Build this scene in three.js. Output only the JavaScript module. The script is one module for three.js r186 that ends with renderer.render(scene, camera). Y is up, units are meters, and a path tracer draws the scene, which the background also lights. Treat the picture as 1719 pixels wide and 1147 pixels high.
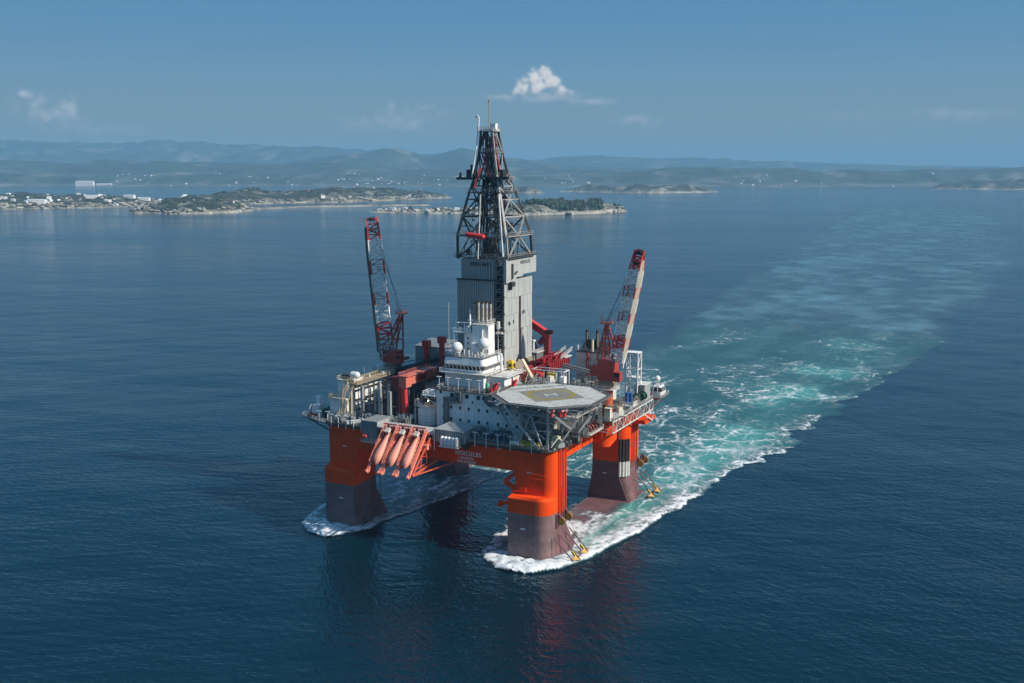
import * as THREE from 'three';
import { FontLoader } from 'three/addons/loaders/FontLoader.js';
import { TextGeometry } from 'three/addons/geometries/TextGeometry.js';
import { mergeVertices } from 'three/addons/utils/BufferGeometryUtils.js';

// ------------------------------------------------------------ camera, sky, sun, exposure
const scene = new THREE.Scene();
const camera = new THREE.PerspectiveCamera(36.87, 1719 / 1147, 1, 90000);
camera.position.set(0, 115, 0);
camera.rotation.set(-Math.atan(283.5 / 1720), 0, 0);
const renderer = new THREE.WebGLRenderer({ antialias: true });
renderer.toneMapping = THREE.LinearToneMapping;
renderer.toneMappingExposure = 1.35;
renderer.shadowMap.enabled = true;

// the rig's own axes: x towards its sunlit side, z towards its bow, y up; origin on the water amid the columns
const TH = 26.8 * Math.PI / 180;
const OX = -7.807, OZ = -344.405;
const BX = [Math.cos(TH), Math.sin(TH)], BZ = [-Math.sin(TH), Math.cos(TH)];
const toWorld = (x, y, z) => new THREE.Vector3(OX + BX[0] * x + BZ[0] * z, y, OZ + BX[1] * x + BZ[1] * z);

// seeded noise
function rng(s) { return () => { s |= 0; s = s + 0x6D2B79F5 | 0; let t = Math.imul(s ^ s >>> 15, 1 | s); t = t + Math.imul(t ^ t >>> 7, 61 | t) ^ t; return ((t ^ t >>> 14) >>> 0) / 4294967296; }; }
const PERM = new Float32Array(65536); { const r = rng(77); for (let i = 0; i < 65536; i++) PERM[i] = r(); }
const fl = Math.floor;
function n2(x, y) {
  const xi = fl(x), yi = fl(y), fx = x - xi, fy = y - yi;
  const u = fx * fx * (3 - 2 * fx), v = fy * fy * (3 - 2 * fy);
  const a = (xi & 255), b = ((xi + 1) & 255), c = (yi & 255) << 8, d = ((yi + 1) & 255) << 8;
  const p = PERM[a + c], q = PERM[b + c], r = PERM[a + d], s = PERM[b + d];
  return p + (q - p) * u + (r - p) * v + (p - q - r + s) * u * v;
}
function fbm(x, y, o = 4) { let s = 0, a = 0.5, t = 0; for (let i = 0; i < o; i++) { s += a * n2(x, y); t += a; a *= 0.5; x = x * 2.03 + 17.1; y = y * 2.03 + 5.7; } return s / t; }
const ridge = (x, y) => 1 - Math.abs(2 * n2(x, y) - 1);
const clamp = (v, a = 0, b = 1) => v < a ? a : v > b ? b : v;
const sst = (a, b, x) => { const t = clamp((x - a) / (b - a)); return t * t * (3 - 2 * t); };
const mix = (a, b, t) => a + (b - a) * t;
function pw(pts, x) { // piecewise linear through [x, y], x ascending
  if (x <= pts[0][0]) return pts[0][1];
  for (let i = 1; i < pts.length; i++) if (x <= pts[i][0]) return mix(pts[i - 1][1], pts[i][1], (x - pts[i - 1][0]) / (pts[i][0] - pts[i - 1][0]));
  return pts[pts.length - 1][1];
}

const SUN = new THREE.Vector3(BX[0] * 0.79 + BZ[0] * -0.06, 0.61, BX[1] * 0.79 + BZ[1] * -0.06).normalize();
{ // the sky: clear air, hazy towards the horizon, a few fair weather clouds low in the distance
  const W = 4096, H = 2048, d = new Float32Array(W * H * 4);
  const stops = [[-90, .10, .19, .26], [-2, .18, .222, .205], [1.2, .172, .218, .212], [3, .155, .226, .25], [5, .120, .222, .315], [7, .088, .20, .325], [10, .068, .18, .325], [14, .040, .166, .325], [30, .036, .162, .335], [60, .044, .158, .33], [90, .044, .155, .325]];
  const clouds = [ // az (deg right of view), elevation, half width, half height, strength, seed
    [-24.9, 3.55, .7, .55, .65, 21], [-23.6, 2.75, 1.7, .85, .6, 33], [-22.3, 2.2, 3.0, .5, .25, 41],
    [-5.9, 2.85, 2.3, .72, .5, 55], [-7.5, 2.55, 2.6, .45, .3, 63], [6.6, 2.75, 1.5, .4, .4, 71], [22.5, 2.8, 6.5, .4, .25, 83], [-38, 3.4, 4, .7, .3, 91], [44, 3.2, 6, .6, .3, 97], [120, 4, 9, 1.2, .35, 101], [-110, 4, 8, 1, .35, 107], [180, 3.6, 9, 1, .3, 111]];
  const puffs = [[.6, 4.55, .42], [1.2, 4.95, .58], [1.85, 5.3, .5], [2.2, 4.8, .5], [1.4, 4.45, .6], [2.7, 4.3, .42], [.3, 4.3, .3], [3.2, 4.1, .3]], slabs = [[1.9, 3.98, 2.6, .3], [4.0, 3.82, 2.0, .22], [-.5, 4.05, 1.1, .16]];
  const sx = SUN.x, sy = SUN.y, sz = SUN.z;
  for (let j = 0; j < H; j++) {
    const el = ((j + .5) / H - .5) * 180, ce = Math.cos(el * Math.PI / 180), se = Math.sin(el * Math.PI / 180);
    let k = 1; while (k < stops.length - 1 && el > stops[k][0]) k++;
    const t = clamp((el - stops[k - 1][0]) / (stops[k][0] - stops[k - 1][0]));
    const r0 = mix(stops[k - 1][1], stops[k][1], t), g0 = mix(stops[k - 1][2], stops[k][2], t), b0 = mix(stops[k - 1][3], stops[k][3], t);
    const nearC = el > .5 && el < 8;
    for (let i = 0; i < W; i++) {
      const a = ((i + .5) / W - .5) * 2 * Math.PI, x = ce * Math.cos(a), z = ce * Math.sin(a);
      const mu = x * sx + se * sy + z * sz;
      const glow = (.18 * Math.pow(Math.max(mu, 0), 2)) + .45 * Math.pow(Math.max(mu, 0), 40);
      let r = r0 + glow * .5, g = g0 + glow * .48, b = b0 + glow * .44;
      if (nearC) {
        let az = Math.atan2(x, -z) * 180 / Math.PI;
        if (az > -3 && az < 7 && el > 3 && el < 6.4) { // the one fair weather cumulus, piled on a flat base
          const q = fbm(az * 3.1 + 9, el * 3.4, 5) - .5, q1 = fbm(az * 9 + 2, el * 9.5, 4) - .5; let d = -1, shade = 0;
          for (const p of puffs) { const e = 1 - Math.hypot(az - p[0], el - p[1]) / p[2] + q * 1.25 + q1 * .8; if (e > d) { d = e; shade = (el - p[1]) / p[2] * .5 + (az - p[0]) / p[2] * .28; } }
          d = sst(0, .62, d); let m = 0; for (const p of slabs) m = Math.max(m, sst(0, 1.1, 1 - Math.hypot((az - p[0]) / p[2], (el - p[1]) / p[3]) + q * 1.2 + q1 * .5) * .85);
          const fade = sst(4.0, 4.6, el + q * .5), l = clamp(.62 + .26 * shade + q1 * .3, .38, .92), k = Math.max(d * mix(.45, .95, fade), m);
          r = mix(r, mix(.30, l * .98, fade), k); g = mix(g, mix(.345, l * .93, fade), k); b = mix(b, mix(.40, l * .88, fade), k);
        }
        for (const c of clouds) {
          let da = az - c[0]; if (da > 180) da -= 360; if (da < -180) da += 360;
          const u = da / c[2], v = (el - c[1]) / c[3];
          if (u * u > 2.2 || v * v > 2.2) continue;
          const q = fbm(az * 2.6 + c[5] * 3, el * 3.4 + c[5], 5), q2 = fbm(az * 1.1 + c[5], el * 1.6, 3);
          const top = v > 0 ? 1 : 1.5;
          let den = 1.02 - Math.sqrt(u * u + v * v * top) + (q - .5) * 2.1 + (q2 - .5) * .9;
          den = sst(0, c[4] > .9 ? .55 : 1.3, den) * c[4];
          if (den <= 0) continue;
          const lit = clamp(.72 + .3 * v + .22 * u + (q - .5) * .9, .4, 1.15);
          const hz = c[4] > .9 ? .36 : .3;
          r = mix(r, mix(.21, .66 * lit, hz + .45), den * .8); g = mix(g, mix(.30, .655 * lit, hz + .42), den * .8); b = mix(b, mix(.40, .67 * lit, hz + .4), den * .8);
        }
      }
      const o = (j * W + i) * 4; d[o] = r; d[o + 1] = g; d[o + 2] = b; d[o + 3] = 1;
    }
  }
  const sky = new THREE.DataTexture(d, W, H, THREE.RGBAFormat, THREE.FloatType);
  sky.mapping = THREE.EquirectangularReflectionMapping; sky.magFilter = THREE.LinearFilter; sky.needsUpdate = true;
  scene.background = sky; scene.environment = sky;
}
scene.fog = new THREE.FogExp2(new THREE.Color().setRGB(.315, .675, 1), 7e-5);
const sun = new THREE.DirectionalLight(new THREE.Color().setRGB(1, .93, .82), 4.1);
sun.position.copy(toWorld(0, 40, 0)).addScaledVector(SUN, 400); sun.target.position.copy(toWorld(0, 40, 0));
sun.castShadow = true; sun.shadow.mapSize.set(4096, 4096);
Object.assign(sun.shadow.camera, { left: -130, right: 130, top: 130, bottom: -130, near: 10, far: 900 });
scene.add(sun); scene.add(sun.target);

// ------------------------------------------------------------ helpers
const BASE = new Map(), COUNT = {};
const numbered = n => { const k = COUNT[n] = (COUNT[n] ?? -1) + 1; return k ? n + '_' + String(k).padStart(3, '0') : n; };
function tag(o, label, category, group, kind) {
  if (label) o.userData.label = label;
  if (category) o.userData.category = category;
  if (group) o.userData.group = group;
  if (kind) o.userData.kind = kind;
  return o;
}
// a thing that stands in the rig's axes; its parts are written in those axes
function thing(name, label, category, base, group) {
  const o = new THREE.Group(); o.name = numbered(name); scene.add(o);
  o.position.copy(toWorld(...base)); o.rotation.y = -TH; BASE.set(o, base);
  return tag(o, label, category, group);
}
function copyOf(o, label, base, group, turn = 0) {
  const c = o.clone(); c.name = numbered(o.name.replace(/_\d{3}$/, '')); scene.add(c);
  c.position.copy(toWorld(...base)); c.rotation.y = -TH + turn; BASE.set(c, base);
  return tag(c, label, null, group);
}
const rootBase = p => { while (p && !BASE.has(p)) p = p.parent; return p ? BASE.get(p) : [0, 0, 0]; };
const V = (x, y, z) => new THREE.Vector3(x, y, z);
const A = v => Array.isArray(v) ? V(...v) : v;

class B { // collects shapes, builds ONE mesh
  constructor() { this.p = []; this.n = []; this.t = []; this.i = []; }
  tri(a, b, c) { this.poly([a, b, c]); return this; }
  poly(pts, uv) { // flat convex polygon, counter-clockwise from outside
    pts = pts.map(A);
    const n = pts[1].clone().sub(pts[0]).cross(pts[2].clone().sub(pts[0])).normalize(), s = this.p.length / 3;
    const ax = Math.abs(n.x), ay = Math.abs(n.y), az = Math.abs(n.z);
    pts.forEach((q, k) => {
      this.p.push(q.x, q.y, q.z); this.n.push(n.x, n.y, n.z);
      if (uv) this.t.push(...uv[k]); else if (ay > ax && ay > az) this.t.push(q.x, q.z); else if (ax > az) this.t.push(q.z, q.y); else this.t.push(q.x, q.y);
    });
    for (let k = 1; k < pts.length - 1; k++) this.i.push(s, s + k, s + k + 1);
    return this;
  }
  box(x0, x1, y0, y1, z0, z1) {
    const a = [x0, y0, z0], b = [x1, y0, z0], c = [x1, y1, z0], d = [x0, y1, z0], e = [x0, y0, z1], f = [x1, y0, z1], g = [x1, y1, z1], h = [x0, y1, z1];
    this.poly([e, f, g, h]); this.poly([b, a, d, c]); this.poly([f, b, c, g]); this.poly([a, e, h, d]); this.poly([h, g, c, d]); this.poly([a, b, f, e]);
    return this;
  }
  cb(x, y, z, sx, sy, sz) { return this.box(x - sx / 2, x + sx / 2, y - sy / 2, y + sy / 2, z - sz / 2, z + sz / 2); }
  frame(p, q, up = null) { // axes across the line p-q
    const d = q.clone().sub(p).normalize();
    let u = up ? A(up) : Math.abs(d.y) > .95 ? V(1, 0, 0) : V(0, 1, 0);
    const s = d.clone().cross(u).normalize(); u = s.clone().cross(d).normalize();
    return [d, s, u];
  }
  beam(p, q, w = .3, h = w, up = null) {
    p = A(p); q = A(q); const [, s, u] = this.frame(p, q, up);
    const c = (o, i, j) => o.clone().addScaledVector(s, i * w / 2).addScaledVector(u, j * h / 2);
    const P = [c(p, -1, -1), c(p, 1, -1), c(p, 1, 1), c(p, -1, 1)], Q = [c(q, -1, -1), c(q, 1, -1), c(q, 1, 1), c(q, -1, 1)];
    for (let k = 0; k < 4; k++) { const m = (k + 1) % 4; this.poly([P[m], P[k], Q[k], Q[m]]); }
    this.poly(P); this.poly([Q[3], Q[2], Q[1], Q[0]]);
    return this;
  }
  tube(p, q, r = .2, r2 = r, n = 8, caps = true) {
    p = A(p); q = A(q); const [d, s, u] = this.frame(p, q), L = p.distanceTo(q), o = this.p.length / 3;
    for (let k = 0; k <= n; k++) {
      const a = k / n * 2 * Math.PI, v = s.clone().multiplyScalar(Math.cos(a)).addScaledVector(u, Math.sin(a));
      const P = p.clone().addScaledVector(v, r), Q = q.clone().addScaledVector(v, r2);
      this.p.push(P.x, P.y, P.z, Q.x, Q.y, Q.z); this.n.push(v.x, v.y, v.z, v.x, v.y, v.z);
      this.t.push(a * r, 0, a * r, L);
      if (k < n) { const b = o + 2 * k; this.i.push(b, b + 3, b + 2, b, b + 1, b + 3); }
    }
    if (caps) {
      const ring = (c, rr, f) => Array.from({ length: n }, (_, k) => { const a = f * k / n * 2 * Math.PI; return c.clone().addScaledVector(s, Math.cos(a) * rr).addScaledVector(u, Math.sin(a) * rr); });
      if (r > .01) this.poly(ring(p, r, 1)); if (r2 > .01) this.poly(ring(q, r2, -1));
    }
    return this;
  }
  path(pts, r, n = 7) { for (let k = 1; k < pts.length; k++) this.tube(pts[k - 1], pts[k], r, r, n); return this; }
  cyl(x, z, y0, y1, r, n = 16, r2 = r) { return this.tube([x, y0, z], [x, y1, z], r, r2, n); }
  geo(g, m) { // any three.js geometry
    g = g.clone(); if (m) g.applyMatrix4(m); const o = this.p.length / 3, P = g.attributes.position, N = g.attributes.normal, T = g.attributes.uv;
    for (let k = 0; k < P.count; k++) { this.p.push(P.getX(k), P.getY(k), P.getZ(k)); this.n.push(N.getX(k), N.getY(k), N.getZ(k)); this.t.push(T ? T.getX(k) : 0, T ? T.getY(k) : 0); }
    if (g.index) for (const v of g.index.array) this.i.push(o + v); else for (let k = 0; k < P.count; k++) this.i.push(o + k);
    return this;
  }
  ball(x, y, z, r, w = 20, h = 14) { return this.geo(new THREE.SphereGeometry(r, w, h), new THREE.Matrix4().makeTranslation(x, y, z)); }
  lathe(pts, x, y, z, n = 20) { return this.geo(new THREE.LatheGeometry(pts.map(q => new THREE.Vector2(...q)), n), new THREE.Matrix4().makeTranslation(x, y, z)); }
  // rings of [x, z, nx, nz] with a height each; smooth round the corners
  loft(levels, capTop = true, capBot = false) {
    const N = levels[0].ring.length;
    for (let l = 0; l < levels.length - 1; l++) {
      const a = levels[l], b = levels[l + 1], o = this.p.length / 3; let len = 0;
      for (let k = 0; k <= N; k++) {
        const P = a.ring[k % N], Q = b.ring[k % N]; if (k) { const O = a.ring[k - 1]; len += Math.hypot(P[0] - O[0], P[1] - O[1]); }
        const n = V(P[2], 0, P[3]), up = V(Q[0] - P[0], b.y - a.y, Q[1] - P[1]).normalize();
        n.addScaledVector(up, -n.dot(up)).normalize();
        this.p.push(P[0], a.y, P[1], Q[0], b.y, Q[1]); this.n.push(n.x, n.y, n.z, n.x, n.y, n.z); this.t.push(len, a.y, len, b.y);
        if (k < N) { const s = o + 2 * k; this.i.push(s, s + 1, s + 3, s, s + 3, s + 2); }
      }
    }
    const cap = (l, up) => { const o = this.p.length / 3; for (const q of l.ring) { this.p.push(q[0], l.y, q[1]); this.n.push(0, up, 0); this.t.push(q[0], q[1]); } for (let k = 1; k < N - 1; k++) up > 0 ? this.i.push(o, o + k + 1, o + k) : this.i.push(o, o + k, o + k + 1); };
    if (capTop) cap(levels[levels.length - 1], 1); if (capBot) cap(levels[0], -1);
    return this;
  }
  rail(pts, h = 1.1, step = 2, w = .075) { // hand rail along a line of points
    pts = pts.map(A);
    for (let k = 1; k < pts.length; k++) {
      const p = pts[k - 1], q = pts[k], n = Math.max(1, Math.round(p.distanceTo(q) / step));
      for (let j = k > 1 ? 1 : 0; j <= n; j++) { const c = p.clone().lerp(q, j / n); this.beam(c, c.clone().add(V(0, h, 0)), w); }
      for (const f of [.5, 1]) this.beam(p.clone().add(V(0, h * f, 0)), q.clone().add(V(0, h * f, 0)), w);
    }
    return this;
  }
  lattice(p0, p1, q0, q1, n, r, style = 0) { // zigzag bracing between the lines p0-p1 and q0-q1
    p0 = A(p0); p1 = A(p1); q0 = A(q0); q1 = A(q1);
    for (let k = 0; k < n; k++) {
      const a = p0.clone().lerp(p1, k / n), b = p0.clone().lerp(p1, (k + 1) / n), c = q0.clone().lerp(q1, k / n), d = q0.clone().lerp(q1, (k + 1) / n);
      if (style !== 2) this.beam(b, d, r);
      if (style === 1) { this.beam(a, d, r); this.beam(c, b, r); } else k % 2 ? this.beam(c, b, r) : this.beam(a, d, r);
    }
    return this;
  }
  build(name, mat, parent, label) {
    const b = rootBase(parent), P = new Float32Array(this.p);
    for (let k = 0; k < P.length; k += 3) { P[k] -= b[0]; P[k + 1] -= b[1]; P[k + 2] -= b[2]; }
    const g = new THREE.BufferGeometry();
    g.setAttribute('position', new THREE.BufferAttribute(P, 3)); g.setAttribute('normal', new THREE.Float32BufferAttribute(this.n, 3)); g.setAttribute('uv', new THREE.Float32BufferAttribute(this.t, 2)); g.setIndex(this.i);
    const m = new THREE.Mesh(g, mat); m.name = name; m.castShadow = m.receiveShadow = true;
    if (label) m.userData.label = label;
    if (parent) parent.add(m);
    return m;
  }
}
// a thing that is one mesh
function solo(name, label, category, base, b, mat, group) {
  const holder = new THREE.Group(); BASE.set(holder, base);
  const m = b.build(name, mat, holder); holder.remove(m);
  m.name = numbered(name); m.position.copy(toWorld(...base)); m.rotation.y = -TH; BASE.set(m, base); scene.add(m);
  return tag(m, label, category, group);
}
// rounded rectangle outline, clockwise seen from above is not assumed: returns [x, z, nx, nz]
function rrect(x0, x1, z0, z1, r, n = 6) { // r: one radius or [x1z1, x0z1, x0z0, x1z0]
  const R = Array.isArray(r) ? r : [r, r, r, r], out = [];
  const corner = (cx, cz, rr, a0) => { for (let k = 0; k <= n; k++) { const a = a0 + k / n * Math.PI / 2, c = Math.cos(a), s = Math.sin(a); out.push([cx + rr * c, cz + rr * s, c, s]); } };
  corner(x1 - R[0], z1 - R[0], R[0], 0); corner(x0 + R[1], z1 - R[1], R[1], Math.PI / 2); corner(x0 + R[2], z0 + R[2], R[2], Math.PI); corner(x1 - R[3], z0 + R[3], R[3], 1.5 * Math.PI);
  return out;
}

// ------------------------------------------------------------ materials
function tex(w, h, f, srgb = false, rep = null) {
  const d = new Uint8Array(w * h * 4); const c = [0, 0, 0, 255];
  for (let j = 0; j < h; j++) for (let i = 0; i < w; i++) { c[3] = 255; f(i, j, c); const o = (j * w + i) * 4; d[o] = c[0]; d[o + 1] = c[1]; d[o + 2] = c[2]; d[o + 3] = c[3]; }
  const t = new THREE.DataTexture(d, w, h, THREE.RGBAFormat); t.magFilter = THREE.LinearFilter; t.wrapS = t.wrapT = THREE.RepeatWrapping;
  if (srgb) t.colorSpace = THREE.SRGBColorSpace; if (rep) t.repeat.set(...rep); t.needsUpdate = true; return t;
}
// tileable noise for textures
const tn = (u, v, f, s) => { // u, v in 0..1, f cells
  const x = u * f, y = v * f, xi = fl(x), yi = fl(y), fx = x - xi, fy = y - yi, a = fx * fx * (3 - 2 * fx), b = fy * fy * (3 - 2 * fy);
  const h = (i, j) => PERM[((((i % f) + f) % f + s * 31) & 255) + (((((j % f) + f) % f + s * 57) & 255) << 8)];
  return mix(mix(h(xi, yi), h(xi + 1, yi), a), mix(h(xi, yi + 1), h(xi + 1, yi + 1), a), b);
};
// weathered paint: soft mottling, vertical streaks, plate seams; multiplied into the paint's colour
const grime = tex(512, 512, (i, j, c) => {
  const u = i / 512, v = j / 512;
  const st = tn(u, v / 1, 64, 3) * .5 + tn(u * 1, .13, 128, 5) * .5, m = tn(u, v, 6, 1) * .55 + tn(u, v, 16, 2) * .3 + tn(u, v, 48, 4) * .15;
  let k = .86 + .17 * (m - .5) + .12 * (st - .5) * sst(.3, .8, tn(u, v, 8, 7));
  const seam = (j % 128 < 1 || (i + ((j >> 7) & 1) * 64) % 128 < 1) ? .93 : 1;
  k = clamp(k * seam + .1, 0, 1); c[0] = 255 * k; c[1] = 255 * k * .995; c[2] = 255 * k * .985;
}, false, [1 / 16, 1 / 16]);
const rusty = tex(512, 512, (i, j, c) => {
  const u = i / 512, v = j / 512;
  const m = tn(u, v, 5, 11) * .5 + tn(u, v, 14, 12) * .3 + tn(u, v, 40, 13) * .2, st = tn(u, .3, 96, 15), r = sst(.58, .78, m * .75 + st * .3);
  const k = .8 + .2 * tn(u, v, 30, 16);
  c[0] = 255 * k * mix(1, .72, r); c[1] = 255 * k * mix(1, .5, r); c[2] = 255 * k * mix(1, .38, r);
}, false, [1 / 9, 1 / 9]);
const streak = tex(512, 256, (i, j, c) => { const u = i / 512, v = j / 256, k = clamp(.82 + .12 * tn(u, .3, 90, 61) + .10 * (tn(u, v, 10, 62) - .3) + .1 * (tn(u, v * .25, 40, 63) - .5)); c[0] = 255 * k; c[1] = 255 * k; c[2] = 255 * k * .985; }, false, [1 / 26, 1 / 26]);
// hull plates: seams, dulled strakes, rust runs and scuffs; map spans 24 m
const hullMap = tex(1024, 1024, (i, j, c) => {
  const u = i / 1024, v = j / 1024, row = fl(v * 8), col = fl(u * 4 + (row & 1) * .5), pl = PERM[(row * 37 + col * 11) & 65535];
  const seamH = Math.abs(v * 8 - Math.round(v * 8)) < .012, uu = u * 4 + (row & 1) * .5, seamV = Math.abs(uu - Math.round(uu)) < .006;
  const m = tn(u, v, 5, 51) * .5 + tn(u, v, 17, 52) * .3 + tn(u, v, 60, 53) * .2, run = sst(.70, .88, tn(u, v * .12, 110, 54) * .7 + tn(u, v, 7, 55) * .3) * (.4 + .6 * tn(u, v, 9, 56)), scuff = sst(.72, .8, tn(u, v, 40, 57) * .6 + tn(u, v, 9, 58) * .4);
  let k = .84 + .10 * pl + .22 * (m - .5); if (seamH || seamV) k *= .88;
  c[0] = 255 * clamp(k * mix(1, .62, run) ); c[1] = 255 * clamp(k * mix(1, .75, run)); c[2] = 255 * clamp(k * mix(1, .8, run));
}, false, [1 / 24, 1 / 24]);
const footMap = tex(1024, 512, (i, j, c) => {
  const u = i / 1024, v = j / 512, m = tn(u, v, 6, 71) * .5 + tn(u, v, 20, 72) * .3 + tn(u, v, 70, 73) * .2, run = sst(.5, .85, tn(u, v * .1, 140, 74) * .65 + tn(u, v, 8, 75) * .35), pale = sst(.62, .8, tn(u, v * .2, 60, 76) * .6 + tn(u, v, 12, 77) * .4);
  let k = .72 + .5 * (m - .4); k *= mix(1, .72, run); if (Math.abs(v * 4 - Math.round(v * 4)) < .008) k *= .85;
  c[0] = 255 * clamp(k + pale * .14); c[1] = 255 * clamp(k * .97 + pale * .2); c[2] = 255 * clamp(k * .96 + pale * .2);
}, false, [1 / 22, 1 / 16]);
const rough = tex(256, 256, (i, j, c) => { const u = i / 256, v = j / 256, m = .75 + .25 * (tn(u, v, 12, 21) * .6 + tn(u, v, 40, 22) * .4); c[0] = c[1] = c[2] = 255 * m; }, false, [1 / 7, 1 / 7]);
function paint(r, g, b, o = {}) {
  return new THREE.MeshPhysicalMaterial({ specularIntensity: o.spec ?? 1, color: new THREE.Color().setRGB(r, g, b), roughness: o.rough ?? .62, metalness: o.metal ?? 0, map: o.map === undefined ? grime : o.map, roughnessMap: rough, side: THREE.DoubleSide, ...(o.more || {}) });
}
const M = {
  hull: paint(.98, .078, .002, { rough: .75, map: hullMap, spec: .35 }), foul: paint(.215, .105, .11, { rough: .75, map: footMap }), foulPale: paint(.25, .155, .155, { rough: .75, map: footMap }),
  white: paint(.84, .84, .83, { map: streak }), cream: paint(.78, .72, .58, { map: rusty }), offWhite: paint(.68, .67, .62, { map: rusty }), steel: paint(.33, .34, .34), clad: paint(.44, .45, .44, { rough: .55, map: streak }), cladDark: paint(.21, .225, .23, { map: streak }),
  grey: paint(.27, .29, .29), midGrey: paint(.16, .17, .17), dark: paint(.055, .058, .058, { map: rusty }), deck: paint(.105, .105, .095, { rough: .85, map: rusty }), black: paint(.022, .022, .024),
  glass: new THREE.MeshStandardMaterial({ color: new THREE.Color().setRGB(.012, .016, .02), roughness: .12 }),
  red: paint(.42, .045, .03), darkRed: paint(.20, .020, .022), redBright: paint(.62, .035, .03), crimson: paint(.30, .014, .022), orange: paint(.62, .12, .035, { map: rusty }), salmon: paint(.84, .25, .165, { rough: .8 }), boatPink: paint(.87, .34, .235, { rough: .7 }), salmonDark: paint(.66, .11, .055),
  gantry: paint(.62, .16, .105), tan: paint(.42, .33, .20, { map: rusty }), yellow: paint(.62, .40, .02), yellowOld: paint(.55, .31, .02, { map: rusty }), beige: paint(.70, .55, .36), green: paint(.015, .10, .05), darkGreen: paint(.018, .06, .045), blue: paint(.02, .11, .36), tarp: paint(.015, .035, .08),
  heli: paint(.50, .51, .48, { rough: .9, map: rusty }), heliGrey: paint(.215, .212, .19, { rough: .9, map: rusty }), heliYellow: paint(.27, .235, .05, { rough: .9, map: rusty }), heliGreen: paint(.06, .17, .09), galv: paint(.42, .44, .45, { rough: .5, metal: .15 }), pipeGrey: paint(.45, .42, .37, { map: rusty }), rustPipe: paint(.30, .22, .15, { map: rusty }), net: paint(.2, .2, .2), derrick: paint(.058, .06, .062, { map: rusty }), derrickPale: paint(.36, .36, .345, { map: rusty }), rubber: paint(.02, .02, .022, { rough: .85 }), letter: paint(.74, .72, .68), letterDark: paint(.05, .055, .06), concrete: paint(.42, .40, .36),
};
const lampGlow = new THREE.MeshStandardMaterial({ color: 0xffffff, roughness: .3 });
const font = await new FontLoader().loadAsync('fonts/droid/droid_sans_bold.typeface.json');
// raised lettering on a wall: face 'z' reads along +x on a wall facing +z, 'x' reads along -z on a wall facing +x
function lettering(text, size, x, y, z, face, mat, parent, name = 'lettering') {
  const g = new TextGeometry(text, { font, size, depth: .05, curveSegments: 3 }); const m = new THREE.Matrix4();
  if (face === 'x') m.makeRotationY(Math.PI / 2); m.setPosition(x, y, z);
  return new B().geo(g, m).build(name, mat, parent);
}

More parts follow.
